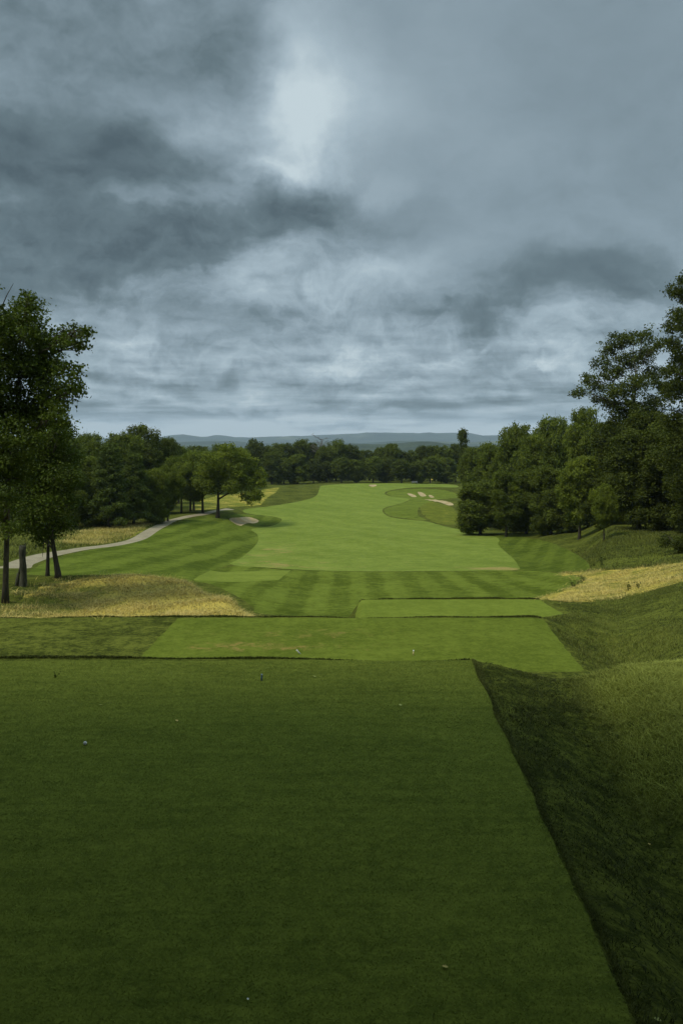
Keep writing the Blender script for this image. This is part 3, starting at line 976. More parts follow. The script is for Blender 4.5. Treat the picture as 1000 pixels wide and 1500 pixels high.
# right wood
for row in [
    ('low0', 703, 113, 706, 76, 'dark bushy tree at the fairway corner, low front tip of the right wood', 0.9),
    ('oval1', 741, 109, 690, 52, 'slim tree with a bare trunk standing forward on the lawn', 0.9),
    ('round0', 694, 175, 654, 54, 'farthest rounded tree of the right wood, beside the tufted tree', 1.0),
    ('round1', 722, 150, 648, 62, 'green tree behind the slim tree with the bare trunk', 1.05),
    ('oval0', 758, 138, 614, 66, 'tall tree making the first high step of the right wood skyline', 1.0),
    ('round2', 778, 125, 636, 66, 'full green crown under the first high step of the right wood', 1.1),
    ('round1', 812, 128, 610, 84, 'wide bright crown in the middle of the right wood skyline', 1.2),
    ('low0', 770, 114, 690, 60, 'leafy dark tree behind the mown slope, right of the slim tree', 0.85),
    ('low1', 806, 106, 680, 62, 'leafy dark tree reaching the ground left of the pale weeping tree', 0.8),
    ('oval1', 848, 92, 668, 62, 'pale weeping tree with a light trunk at the wood edge', BR),
    ('round0', 884, 74, 708, 44, 'small pale tree standing alone on the grass bank', BR),
    ('round2', 858, 112, 596, 78, 'bright rounded crown left of the big open oak', 1.15),
    ('round1', 905, 98, 616, 96, 'dense dark tree under the big open oak', 0.7),
    ('low0', 838, 104, 700, 64, 'dark leafy tree low behind the pale weeping tree', 0.65),
    ('low1', 890, 90, 690, 80, 'dark leafy tree low behind the small pale tree', 0.6),
    ('low0', 935, 80, 628, 100, 'blackish leafy tree on the bank crest right of the small pale tree', 0.6),
    ('round0', 960, 88, 600, 110, 'dark crown between the big open oak and the tall edge tree', 0.65),
    ('low1', 985, 76, 650, 100, 'blackish leafy tree below the tall edge tree', 0.55),
    ('low0', 1035, 70, 640, 110, 'dark leafy tree cut by the edge of the view behind the shrub', 0.55),
    ('round2', 1060, 84, 560, 130, 'dark tree beyond the edge of the view at the right wood', 0.6),
    ('low1', 720, 130, 700, 60, 'dark tree filling the wood behind the bushy tree at the fairway corner', 0.75),
]:
    put(row[0], row[1], row[2], row[3], row[4], row[5], GR, tuple(q * 1.2 for q in row[6]) if hasattr(row[6], '__len__') else row[6] * 1.2, name='conifer_tree' if row[0][0] == 'c' else 'broadleaf_tree')


# --- trees with lobes taken from their real outline (each lobe at its own depth)
def lobed_tree(name, label, px, Y, lobes_px, r0, lean, per_m2, size, seed, group=None, tint=(1, 1, 1), sub=10, clump=0.28, gap=0.3, top=None, fork=0.35, depth=2.0, nl=None, limb=0.35, skip=0.0, solid=0.3, twice=True, base=None):
    r = np.random.default_rng(seed)
    loc = ground_loc(px, Y)
    L = []
    for (lx, ly, lr) in lobes_px:
        s = Y / F
        dy = r.uniform(-depth, depth)
        yy = Y + dy
        L.append(((lx - 500) / F * yy - loc[0], dy, (HZ - ly) / F * yy - loc[2], lr * s))
        if twice:
            dy2 = -dy + r.uniform(-.6, .6)
            yy = Y + dy2
            L.append(((lx - 500 + r.uniform(-6, 6)) / F * yy - loc[0], dy2, (HZ - ly + r.uniform(-8, 4)) / F * yy - loc[2], lr * s * 0.85))
    hgt = max(l[2] for l in L)
    m_ = tree_meshes(L, dict(height_=hgt, r0=r0, lean=lean, fork=fork, top=top or 0.85, nl=nl, sides=12, limb=limb, skip=skip), per_m2, size, r=r, sub=sub, clump=clump, gap=gap, solid=solid)
    return place_tree(name, label, 'tree', loc, m_, 1.0, 0, group, tint)


GN = 'trees standing close on the left'
lobed_tree('oak_tree', 'tallest near tree at the left edge with its trunk flaring at the foot', 8, 33,
           [(5, 468, 26), (45, 460, 27), (30, 490, 36), (70, 500, 24), (108, 487, 16), (122, 490, 9), (92, 498, 15), (62, 530, 32), (98, 545, 20), (108, 572, 16), (80, 580, 28), (35, 545, 42), (-5, 520, 45), (-45, 480, 45),
            (50, 605, 34), (10, 600, 44), (85, 610, 20), (-40, 580, 50), (-50, 660, 50), (0, 660, 36), (20, 690, 30), (5, 735, 26), (14, 775, 14), (-30, 740, 40), (42, 437, 6), (118, 505, 9), (-60, 420, 50), (25, 640, 36)],
           0.125, (0.4, 0.3), 120, 0.15, 501, GN, (0.8, 0.88, 0.85), gap=0.42, clump=0.25, sub=18, fork=0.3, solid=0.4)
lobed_tree('oak_tree', 'near tree with a thick curved trunk leaning left beside the thin trunk', 86, 40.6,
           [(90, 632, 22), (70, 650, 32), (105, 668, 20), (50, 690, 34), (88, 700, 30), (112, 705, 13), (60, 735, 32), (95, 738, 20), (40, 765, 22), (70, 772, 22), (95, 770, 13), (56, 790, 12), (112, 735, 9), (30, 720, 26), (80, 620, 18)],
           0.14, (-1.1, 0.2), 110, 0.15, 502, GN, (0.75, 0.85, 0.85), gap=0.35, top=0.7, fork=0.3)
lobed_tree('oak_tree', 'near tree with a thin straight trunk between the dead trunk and the leaning tree', 70, 42.2,
           [(66, 660, 26), (52, 700, 26), (78, 720, 26), (60, 755, 22), (84, 762, 14), (72, 785, 10), (64, 632, 20)],
           0.10, (0.0, 0.2), 100, 0.15, 503, GN, (0.8, 0.8, 0.8), gap=0.3, top=0.75, depth=1.3)
lobed_tree('spreading_tree', 'big spreading tree with a forked trunk at the right end of the path row', 319, 133,
           [(310, 672, 15), (330, 664, 14), (348, 668, 14), (365, 680, 13), (376, 694, 11), (380, 708, 8), (300, 690, 14), (322, 688, 16), (345, 690, 16), (360, 706, 13), (338, 712, 12), (304, 712, 13), (370, 722, 9), (358, 727, 7), (380, 724, 6), (291, 705, 9),
            (320, 706, 12), (366, 731, 4), (375, 729, 4)],
           0.30, (0.2, 0), 42, 0.30, 504, GP, (1.6, 1.55, 1.3), gap=0.2, depth=3.5, clump=0.42, sub=16, fork=0.15, top=0.7, solid=0.6, limb=0.3, skip=0.52)
lobed_tree('oak_tree', 'big open oak with sky showing through its crown above the right wood', 925, 92,
           [(905, 500, 17), (925, 497, 14), (942, 492, 14), (890, 512, 15), (880, 532, 14), (862, 556, 12), (850, 574, 10), (842, 577, 6), (872, 566, 12), (895, 545, 20), (918, 530, 20), (943, 520, 18), (958, 505, 12), (900, 575, 18), (930, 565, 24), (955, 548, 18), (968, 565, 14),
            (890, 592, 15), (920, 600, 26), (950, 598, 26), (872, 586, 8), (905, 625, 24), (940, 630, 30)],
           0.30, (0.3, 0), 62, 0.26, 505, GR, (0.75, 0.75, 0.75), gap=0.6, clump=0.42, sub=16, depth=3.0, fork=0.35, solid=0.2, twice=False)
lobed_tree('oak_tree', 'tallest tree of the right wood, cut by the edge of the view', 1018, 66,
           [(1000, 408, 11), (985, 424, 13), (1008, 430, 20), (990, 462, 14), (980, 480, 12), (1010, 475, 24), (985, 505, 15), (1000, 525, 22), (980, 545, 14), (1020, 550, 40), (990, 575, 24), (1000, 620, 34), (985, 660, 30), (1030, 640, 45), (1050, 480, 40), (1060, 560, 45), (1040, 420, 30), (1010, 700, 36), (1040, 390, 26)],
           0.36, (0.2, 0), 70, 0.2, 506, GR, (0.65, 0.65, 0.65), gap=0.5, clump=0.32, sub=9, depth=2.5, fork=0.3, solid=0.2)
# unseen trees added behind the viewpoint to shade the back of the tee
for i_, (x, y, s, k, lb) in enumerate([(-8.5, -3.5, 2.0, 'round0', 'unseen broad tree added to shade the back corner of the nearest tee'),
                                       (1.5, -5.0, 2.1, 'round1', 'unseen tall tree added for shade directly behind the nearest tee'),
                                       (10.5, -2.5, 2.0, 'round2', 'unseen broad tree added to shade the bank beside the nearest tee'),
                                       (-20.5, 1.0, 2.0, 'round1', 'unseen broad tree added for shade beside the nearest tee'),
                                       (22.5, -5.0, 2.0, 'round0', 'unseen broad tree added for shade up the bank beside the nearest tee'),
                                       (-15.5, 2.0, 2.0, 'low1', 'unseen leafy tree added for shade along the edge of the tee'),
                                       (-3.2, -6.3, 2.6, 'round0', 'largest unseen tree, added to spread shade over the viewpoint'),
                                       (5.2, -6.0, 2.6, 'round1', 'large unseen tree added to shade the bank and the viewpoint'),
                                       (-4.5, -2.5, 2.1, 'round2', 'unseen tall tree added for shade beside the viewpoint'),
                                       (-7.2, -6.0, 1.7, 'low1', 'unseen bushy tree added for shade behind the tee, its foliage reaching the ground'),
                                       (7.8, -6.2, 1.7, 'low0', 'unseen bushy tree added for shade behind the bank, its foliage reaching the ground'),
                                       (0.4, -8.5, 1.7, 'low1', 'unseen bushy tree added to block light through the gap behind the viewpoint'),
                                       (-15.0, -14.0, 2.0, 'low0', 'unseen leafy tree added to block light behind the tee corner'),
                                       (-4.0, -18.0, 2.1, 'low1', 'unseen leafy tree added to block light far behind the tee'),
                                       (9.0, -17.0, 2.0, 'low0', 'unseen leafy tree added to block light behind the bank'),
                                       (20.0, -11.0, 2.0, 'low1', 'unseen leafy tree added to block light up the bank')]):
    place_tree('broadleaf_tree', lb, 'tree', (x, y, gz(x, y)), PR[k], s, i_ * 1.3, 'unseen trees added to shade the back of the tee')

# unseen oak canopy added above the view to darken the back of the tee
r = np.random.default_rng(77)
tx, ty = -4.2, -2.6
tz = gz(tx, ty)
L = []
for yy in np.arange(-2.5, 7.6, 1.8):
    for xx in np.arange(-8.5, 9.5, 2.1):
        rad_ = r.uniform(1.2, 1.7)
        zz = 0.5417 * max(yy + rad_ + 1, 0) + 2.6 + rad_ + r.uniform(0, 2.2)
        if r.uniform() < 0.96:
            L.append((xx + r.uniform(-.6, .6) - tx, yy + r.uniform(-.5, .5) - ty, zz - tz, rad_))
m_ = tree_meshes(L, dict(height_=13.0, r0=0.42, fork=0.3, top=0.8, nl=30), 60, 0.2, r=r, clump=0.4, sub=12, solid=0.5)
place_tree('oak_tree', 'unseen oak canopy added above the view to shade the back of the nearest tee', 'tree', (tx, ty, tz), m_, 1.0, 0, 'unseen trees added to shade the back of the tee')

# undergrowth closing the woods at ground level
ul = []
r = np.random.default_rng(404)
for (x0, x1, y0, y1, nn, rr) in ((-48, 62, 292, 306, 170, 2.2), (-48, -33, 112, 124, 40, 1.5), (-40, -30, 124, 140, 30, 1.6), (23, 60, 118, 132, 90, 1.8), (30, 52, 92, 112, 60, 1.7)):
    for _ in range(nn):
        x, y = r.uniform(x0, x1), r.uniform(y0, y1)
        ul.append((x, y, gz(x, y) + r.uniform(0.2, 1.3) * rr, rr * r.uniform(0.6, 1.2)))
v, q, ti = lobes_leaves(ul, 5, 0.42, 0.6, 14, r, 0.7, 0.8)
o = mesh_obj('undergrowth', v, q, M_LEAF, smooth=False, attrs={'tint': ti * 0.7})
o.color = (0.9, 0.9, 0.9, 1)
o['kind'] = 'stuff'
# bare dead tree in the treeline
r = np.random.default_rng(88)
loc = ground_loc(470, 292)
H_ = (HZ - 639) / F * 292 - loc[2]
parts = [tube([(0, 0, -0.3), (0.1, 0, H_ * .4), (0, 0.1, H_ * .7), (0.2, 0, H_ * 0.95)], [0.35, 0.26, 0.17, 0.06], 7)]
for k in range(34):
    z0 = r.uniform(0.55, 0.93) * H_
    ph = r.uniform(0, 6.28)
    ln = r.uniform(1.2, 3.6)
    e_ = np.array([math.cos(ph) * ln, math.sin(ph) * ln, z0 + ln * r.uniform(0.3, 1.0)])
    e_[2] = min(e_[2], H_ + 0.8)
    p_ = curve3((0.05, 0, z0), e_, np.array([0, 0, -0.2]), 5)
    parts.append(tube(p_, np.linspace(0.10, 0.03, 5), 4))
    for _ in range(3):
        parts.append(tube(curve3(p_[r.integers(2, 5)], e_ + r.normal(size=3) * 0.8, np.zeros(3), 3), [0.05, 0.035, 0.02], 4))
v, q = join(parts)
M_DEAD = bark_mat('weathered_wood', (0.10, 0.09, 0.075), (0.20, 0.185, 0.16))
o = mesh_obj('dead_tree', v + np.array(loc), q, M_DEAD)
o['label'] = 'leafless tree with fine bare branches standing above the far treeline'
o['category'] = 'dead tree'

# broken dead trunk on the left
loc = ground_loc(34, 37.5)
r = np.random.default_rng(5)
zs = np.linspace(-0.2, 1.86, 12)
path = np.stack([0.02 * np.sin(zs * 3), 0.02 * np.cos(zs * 2), zs], 1)
rad = 0.145 + 0.05 * np.exp(-np.maximum(zs, 0) / 0.25) + 0.01 * np.sin(zs * 9)
parts = [tube(path, rad, 14)]
for k in range(9):           # jagged rim of splinters
    ph = k / 9 * 6.28
    p0 = np.array([0.11 * math.cos(ph), 0.11 * math.sin(ph), 1.72])
    parts.append(tube([p0, p0 * [1, 1, 1] + [0.0, 0, r.uniform(0.12, 0.30)]], [0.04, 0.006], 5))
parts.append(tube([(-0.26, 0.02, -0.2), (-0.25, 0.0, 0.3), (-0.20, 0.0, 0.62)], [0.12, 0.09, 0.05], 8))
parts.append(tube([(-0.20, 0.0, 0.5), (-0.12, 0.0, 0.85), (-0.08, 0, 1.1)], [0.05, 0.05, 0.02], 6))
v, q = join(parts)
o = mesh_obj('tree_stump', v + np.array(loc), q, bark_mat('rotting_bark', (0.035, 0.036, 0.024), (0.085, 0.085, 0.055)))
o['label'] = 'broken dead trunk with a jagged top and split foot between the near left trees'
o['category'] = 'tree stump'

# shrub at the right edge
r = np.random.default_rng(61)
loc = ground_loc(1000, 58)
L = [(r.normal() * 0.7, r.normal() * 0.7, 0.3 + abs(r.normal()) * 0.5, r.uniform(0.35, 0.6)) for _ in range(12)]
m_ = tree_meshes(L, dict(height_=1.2, r0=0.05, fork=0.1, limb=0.2), 90, 0.16, r=r, clump=0.2, sub=8)
root = place_tree('shrub', 'dark low shrub on the grass bank at the right edge of the view', 'shrub', loc, m_, 1.0, 0, None, (0.6, 0.6, 0.6))
for ch in root.children:
    ch.name = 'foliage' if ch.name.startswith('crown') else 'stem'


# ------------------------------------------------------------------ grass blades (uncountable)
def blade_mat(name, a_, b_):
    mt, t, bs = newmat(name)
    ti = attr(t, 'tint')
    c_ = t.mix(ti, a_, b_)
    t.l.new(c_, bs.inputs['Base Color'])
    bs.inputs['Roughness'].default_value = 0.7
    bs.inputs['Specular IOR Level'].default_value = 0.15
    tr = t.node('ShaderNodeBsdfTranslucent')
    t.l.new(c_, tr.inputs[0])
    mx = t.node('ShaderNodeMixShader')
    mx.inputs[0].default_value = 0.25
    t.l.new(bs.outputs[0], mx.inputs[1])
    t.l.new(tr.outputs[0], mx.inputs[2])
    t.l.new(mx.outputs[0], t.n['Material Output'].inputs[0])
    return mt


def blades(name, X, Y, h, w, mat, tint, lean=0.5, zoff=0.0, curl=None, hvar=0.35):
    n_ = len(X)
    Z = height(X, Y) + zoff - 0.005
    h = h * rng.uniform(1 - hvar, 1 + hvar, n_)
    ph = rng.uniform(0, 6.28, n_)
    lx = rng.normal(size=n_) * lean
    ly = rng.normal(size=n_) * lean
    b_ = np.stack([X, Y, Z], 1)
    side = np.stack([np.cos(ph), np.sin(ph), np.zeros(n_)], 1) * (w * rng.uniform(0.7, 1.3, n_))[:, None] * 0.5
    tip = b_ + np.stack([lx * h, ly * h, h], 1)
    mid = b_ + np.stack([lx * h * 0.3, ly * h * 0.3, h * 0.62], 1)
    v = np.stack([b_ - side, b_ + side, mid + side * 0.7, tip, mid - side * 0.7], 1).reshape(-1, 3)
    k = np.arange(n_)[:, None] * 5
    q = (k + np.array([[0, 1, 2, 3]]))
    q2 = (k + np.array([[0, 3, 4, 0]]))[:, :3]
    # two faces: quad and triangle -> use triangles only
    T_ = np.concatenate([k + [[0, 1, 2]], k + [[0, 2, 4]], k + [[4, 2, 3]]])
    o_ = mesh_obj(name, v, T_, mat, smooth=False, attrs={'tint': np.repeat(np.clip(tint, 0, 1), 5)})
    o_['kind'] = 'stuff'
    return o_


M_BG = blade_mat('green_blades', (0.031, 0.040, 0.009), (0.33, 0.36, 0.065))
M_BS = blade_mat('straw_blades', (0.08, 0.105, 0.025), (0.64, 0.51, 0.16))


def scatter(n_, x0, x1, y0, y1):
    return rng.uniform(x0, x1, n_), rng.uniform(y0, y1, n_)


# rough beside the nearest tee
u = rng.uniform(0, 1, 520000)
Y = 3.6 + (17.5 - 3.6) * u ** 0.8
X = near_edge(Y) + 0.02 + rng.uniform(0, 1, len(Y)) ** 0.9 * 9.5
k = X < 0.47 * np.maximum(Y, 4) + 0.5
X, Y = X[k], Y[k]
e = X - near_edge(Y)
pt = vnoise(X * 1.1, Y * 0.8, 41) + 0.6 * vnoise(X * 2.6, Y * 2.2, 42)
lush = sstep(1.2, 2.1, e + 0.2 * vnoise(X * 1.4, Y * 0.9, 60)) * sstep(7.0, 10.5, Y + 0.6 * vnoise(X, Y, 61))
keep = rng.uniform(0, 1, len(X)) < 0.35 + 0.3 * lush + 0.25 * pt
X, Y, pt, e, lush = X[keep], Y[keep], pt[keep], e[keep], lush[keep]
blades('rough_grass', X, Y, 0.035 + 0.030 * lush + 0.010 * pt, 0.005 + 0.0003 * Y, M_BG, 0.06 + 0.95 * lush + 0.22 * pt * (0.2 + lush) + rng.normal(size=len(X)) * 0.10, lean=1.3)
# rim of uncut grass along the tee fronts
for (x0, x1, yy, h_, n_) in ((-14, 2.15, 13.72, 0.035, 26000), (-16, 6.6, 26.95, 0.05, 22000), (0.8, 8.8, 36.45, 0.06, 9000)):
    X = rng.uniform(x0, x1, n_)
    Y = yy + rng.uniform(0, 1, n_) ** 1.4 * 0.55
    blades('fringe_grass', X, Y, h_ * (1 + 0.3 * vnoise(X * 2, Y, 50)), 0.012 + yy * 0.0003, M_BG, 0.12 + 0.1 * rng.normal(size=n_), lean=0.35)
n_ = 9000                      # fairway front fringe
X = rng.uniform(-7, 16, n_)
yl = np.interp(X, [-7, 0, 16], [70.0, 71.0, 70.5])
# slope right of the middle tee
X, Y = scatter(190000, 5.5, 22, 17, 46)
e2 = X - np.where(Y < 32.2, 6.1 + 0.085 * (Y - 20.5), 9.0)
keep = (e2 > 0.1) & (X < 0.45 * Y)
ds = sdf(Z_STRAWR, X, Y)
keep &= ds < 0.1
pt = vnoise(X * 0.5, Y * 0.35, 43) + 0.6 * vnoise(X * 1.6, Y * 1.2, 44)
keep &= rng.uniform(0, 1, len(X)) < 0.5 + 0.25 * pt
X, Y, pt, e2 = X[keep], Y[keep], pt[keep], e2[keep]
band = np.exp(-((e2 - 2.6) / 1.3) ** 2)
blades('rough_grass', X, Y, 0.06 + 0.025 * pt, 0.014, M_BG, 0.09 + 0.22 * pt + 0.30 * sstep(1.2, 3.0, e2) * (1 - sstep(0.30, 0.40, X / Y) * 0.7) + rng.normal(size=len(X)) * 0.12, lean=0.8)
# bank beyond, up to the wood edge
X, Y = scatter(110000, 14, 42, 44, 82)
keep = (X < 0.46 * Y) & (X > 0.27 * Y) & (sdf(Z_STRAWR, X, Y) < 0.1) & (sdf(Z_RIGHTM, X, Y) < 0) & (sdf(Z_APRON, X, Y) < 0)
pt = vnoise(X * 0.35, Y * 0.25, 45) + 0.6 * vnoise(X * 1.0, Y * 0.8, 46)
keep &= rng.uniform(0, 1, len(X)) < 0.5 + 0.25 * pt
X, Y, pt = X[keep], Y[keep], pt[keep]
blades('rough_grass', X, Y, 0.16 + 0.06 * pt, 0.03, M_BG, 0.17 + 0.15 * pt + rng.normal(size=len(X)) * 0.12, lean=0.8)
# straw on the two mounds
for poly, nn, hh in ((Z_STRAWL, 110000, 0.08), (Z_STRAWR, 100000, 0.09)):
    (x0, y0), (x1, y1) = poly.min(0) - 1.5, poly.max(0) + 1.5
    X, Y = scatter(nn, x0, x1, y0, y1)
    dd = sdf(poly, X, Y) + 0.45 * vnoise(X * 1.5, Y * 1.2, 78) + 0.5 * rng.normal(size=nn)
    row_ = np.sin((X * 0.55 - Y * 0.9) * 2.4 + 1.2 * vnoise(X * 0.7, Y * 0.7, 47))
    pt = 0.8 * vnoise(X * 1.1, Y * 0.8, 48) + 0.6 * vnoise(X * 3, Y * 3, 49) + 0.55 * row_
    left = sstep(-9.5, -13.0, X) if poly is Z_STRAWL else sstep(0.36, 0.42, X / Y) * 0.6
    keep = (dd > 0) & (rng.uniform(0, 1, nn) < 0.45 + 0.3 * pt) & (np.abs(X) < 0.46 * Y)
    X, Y, pt, left = X[keep], Y[keep], pt[keep], left[keep]
    ti = 0.66 + 0.25 * pt + rng.normal(size=len(X)) * 0.2
    ti = np.where(rng.uniform(0, 1, len(X)) < 0.16 + 0.5 * left + 0.3 * (pt < -0.3), 0.15, ti)
    blades('dry_grass', X, Y, hh * (1 + 0.35 * pt), 0.022, M_BS, ti, lean=2.0)
    X, Y = scatter(9000, x0, x1, y0, y1)
    keep = (sdf(poly, X, Y) + 0.4 * rng.normal(size=9000) > 0) & (np.abs(X) < 0.46 * Y) & (rng.uniform(0, 1, 9000) < 0.5 + 0.5 * vnoise(X * 0.9, Y * 0.9, 81))
    X, Y = X[keep], Y[keep]
    blades('dry_grass', X, Y, 0.24, 0.012, M_BS, 0.7 + 0.2 * rng.normal(size=len(X)), lean=0.45)
# ragged longer fringe along the mown edge of the nearest tee
nn = 14000
Y = 4.2 + 9.6 * rng.uniform(0, 1, nn) ** 0.8
X = near_edge(Y) + np.abs(rng.normal(size=nn)) * 0.07 + 0.03 * vnoise(Y * 1.5, Y * 0.3, 82)
blades('fringe_grass', X, Y, 0.026, 0.006, M_BG, 0.26 + 0.1 * vnoise(Y * 2, Y, 83) + 0.08 * rng.normal(size=nn), lean=0.8)
# short turf of the nearest tee
nn = 330000
Y = 4.2 + (13.62 - 4.2) * rng.uniform(0, 1, nn) ** 0.85
X = rng.uniform(-0.45, 0.45, nn) * (Y + 0.6)
k = X < near_edge(Y) - 0.01
X, Y = X[k], Y[k]
pt = vnoise(X * 0.9, Y * 3.0, 91)
h = 0.010 * rng.uniform(0.5, 1.5, len(X))
ph = rng.uniform(0, 6.28, len(X))
Z = height(X, Y) - 0.002
b_ = np.stack([X, Y, Z], 1)
side = np.stack([np.cos(ph), np.sin(ph), 0 * X], 1) * (0.0022 + 0.0002 * Y)[:, None]
tip = b_ + np.stack([rng.normal(size=len(X)) * h, rng.normal(size=len(X)) * h, h], 1)
v = np.stack([b_ - side, b_ + side, tip], 1).reshape(-1, 3)
M_TB = blade_mat('turf_blades', (0.095, 0.115, 0.018), (0.32, 0.37, 0.062))
o = mesh_obj('turf_grass', v, np.arange(len(v)).reshape(-1, 3), M_TB, smooth=False, attrs={'tint': np.repeat(np.clip(0.45 + 0.2 * pt + rng.normal(size=len(X)) * 0.2, 0, 1), 3)})
o['kind'] = 'stuff'
# tall field grass beyond the path
X, Y = scatter(60000, -50, -20, 60, 122)
keep = (X > -0.46 * Y) & (sdf(Z_PATH, X, Y) < -0.3) & (sdf(Z_LEFTM, X, Y) < -0.2)
X, Y = X[keep], Y[keep]
df = sdf(Z_FIELDL, X, Y)
pt = vnoise(X * 0.5, Y * 0.3, 51)
dry = (df + 1.2 * pt + rng.normal(size=len(X)) * 0.7) > 0
blades('dry_grass', X[dry], Y[dry], 0.26, 0.05, M_BS, 0.62 + 0.2 * pt[dry] + rng.normal(size=dry.sum()) * 0.18, lean=0.6)
blades('rough_grass', X[~dry], Y[~dry], 0.26, 0.05, M_BG, 0.42 + 0.16 * pt[~dry] + rng.normal(size=(~dry).sum()) * 0.18, lean=0.6)

# ------------------------------------------------------------------ small things on the tees
def simple(name, colr, rough=0.5):
    mt, t, bs = newmat(name)
    bs.inputs['Base Color'].default_value = tuple(colr) + (1,)
    bs.inputs['Roughness'].default_value = rough
    bs.inputs['Specular IOR Level'].default_value = 0.4
    return mt


def lathe(prof, n_=16):
    vs, q = [], []
    for (rr, z) in prof:
        th = np.linspace(0, 2 * math.pi, n_, endpoint=False)
        vs.append(np.stack([rr * np.cos(th), rr * np.sin(th), np.full(n_, z)], 1))
    for i in range(len(prof) - 1):
        for k in range(n_):
            k2 = (k + 1) % n_
            q.append((i * n_ + k, i * n_ + k2, (i + 1) * n_ + k2, (i + 1) * n_ + k))
    return np.vstack(vs), np.array(q)


def marker(label, px, py, ymin, body, cap, hgt, lean, rad=0.016):
    x, y = groundpt(px, py, ymin)
    root = bpy.data.objects.new('tee_marker', None)
    COL.objects.link(root)
    root.location = (x, y, gz(x, y) - 0.01)
    root.rotation_euler = lean
    root['label'] = label
    root['category'] = 'tee marker'
    v, q = lathe([(0.001, 0), (rad, 0.0), (rad, hgt * 0.7), (rad * 0.9, hgt * 0.74), (0.001, hgt * 0.74)])
    mesh_obj('post', v, q, body, root)
    v, q = lathe([(0.001, hgt * 0.742), (rad * 1.1, hgt * 0.742), (rad * 1.15, hgt * 0.95), (rad * 0.9, hgt), (0.001, hgt)])
    mesh_obj('cap', v, q, cap, root)


WHITE = simple('white_paint', (0.8, 0.8, 0.76))
BLUE = simple('blue_paint', (0.10, 0.17, 0.42))
CREAM = simple('cream_paint', (0.75, 0.62, 0.32))
marker('small blue tee marker standing upright on the nearest tee', 383, 997, 5, BLUE, simple('pale_blue_paint', (0.3, 0.4, 0.6)), 0.11, (0.03, 0.05, 0), 0.011)
marker('small white tee marker tilted over on the worn middle tee', 440, 958, 20.4, WHITE, WHITE, 0.16, (0.1, -0.7, 0), 0.018)
marker('small upright white tee marker on the middle tee, right of the tilted one', 605, 960, 20.4, CREAM, WHITE, 0.15, (0.0, 0.05, 0), 0.017)
# golf ball with dimples
bpy_me = bpy.data.meshes.new('golf_ball')
import bmesh
bm = bmesh.new()
bmesh.ops.create_icosphere(bm, subdivisions=4, radius=0.0215)
cen = [vv.co.copy() for vv in bm.verts]
for i_, vv in enumerate(bm.verts):
    if i_ % 5 == 0:
        vv.co *= 0.985
bm.to_mesh(bpy_me)
bm.free()
bpy_me.materials.append(WHITE)
x, y = groundpt(125, 1091, 4)
o = bpy.data.objects.new('golf_ball', bpy_me)
COL.objects.link(o)
o.location = (x, y, gz(x, y) + 0.02)
o['label'] = 'white golf ball lying on the left of the nearest tee'
o['category'] = 'golf ball'


def leaf_thing(label, px, py, size, mat, rz, ymin=4.0, name='fallen_leaf'):
    x, y = groundpt(px, py, ymin)
    n1_, n2_ = 9, 5
    vs = []
    for i in range(n1_):
        t_ = i / (n1_ - 1)
        w_ = 0.36 * math.sin(math.pi * t_ ** 0.8) * (1 + 0.25 * math.sin(t_ * 19))
        for j in range(n2_):
            s_ = (j / (n2_ - 1) - 0.5) * 2
            vs.append((w_ * s_, t_ - 0.5, 0.18 * abs(s_) * w_ * 2 + 0.22 * (t_ - 0.5) ** 2 + 0.02))
    vs = np.array(vs) * size
    q = []
    for i in range(n1_ - 1):
        for j in range(n2_ - 1):
            q.append((i * n2_ + j, i * n2_ + j + 1, (i + 1) * n2_ + j + 1, (i + 1) * n2_ + j))
    o_ = mesh_obj(name, vs, np.array(q), mat)
    o_.location = (x, y, gz(x, y) + 0.012)
    o_.rotation_euler = (0.15, 0.1, rz)
    o_['label'] = label
    o_['category'] = 'leaf'
    return o_


YEL = simple('yellow_leaf', (0.52, 0.40, 0.09), 0.6)
YG = simple('yellow_green_leaf', (0.34, 0.36, 0.08), 0.6)
leaf_thing('yellow fallen leaf in the upper middle of the nearest tee', 259, 1057, 0.055, YEL, 0.6)
leaf_thing('pale yellow leaf curled near the bottom centre of the nearest tee', 651, 1419, 0.045, YEL, 1.5)
leaf_thing('tiny yellow leaf lying in the dark rough right of the tee', 950, 1238, 0.035, YEL, 0.2)
leaf_thing('faded leaf at the front rim of the nearest tee, right of the blue marker', 460, 992, 0.06, YG, 0.9)
leaf_thing('pale leaf at the very bottom edge near the tee corner', 962, 1497, 0.05, YG, 1.2)
leaf_thing('small green-yellow leaf left of the yellow leaf', 148, 1034, 0.05, YG, 2.2)
leaf_thing('tiny white petal on the dark turf at the bottom left', 363, 1466, 0.02, WHITE, 0.4, name='petal')['category'] = 'petal'
leaf_thing('dry leaf on the tee turf beneath the right end of the front rim', 586, 1034, 0.06, YG, 0.1)


def weed(label, px, py, h_, ymin, n_=7, spread=0.5, tint=0.5, w_=0.012):
    x, y = groundpt(px, py, ymin)
    parts = []
    r = np.random.default_rng(int(px))
    for k in range(n_):
        e_ = np.array([r.normal() * spread * h_ * .5, r.normal() * spread * h_ * .5, h_ * r.uniform(0.5, 1)])
        p_ = curve3((0, 0, -0.02), e_, np.array([0, 0, h_ * .1]), 5)
        parts.append(tube(p_, np.linspace(w_, w_ * .3, 5), 4))
        for m2 in range(5):
            b_ = p_[r.integers(1, 5)]
            c_ = b_ + r.normal(size=3) * h_ * 0.12
            parts.append(leaf_quads(np.array([c_]), np.array([[0, 0, 1.0]]), h_ * 0.25, r=r))
    v, q = join(parts)
    o_ = mesh_obj('weed', v, q, M_LEAF, attrs={'tint': np.full(len(v), tint)})
    o_.location = (x, y, gz(x, y))
    o_['label'] = label
    o_['category'] = 'weed'


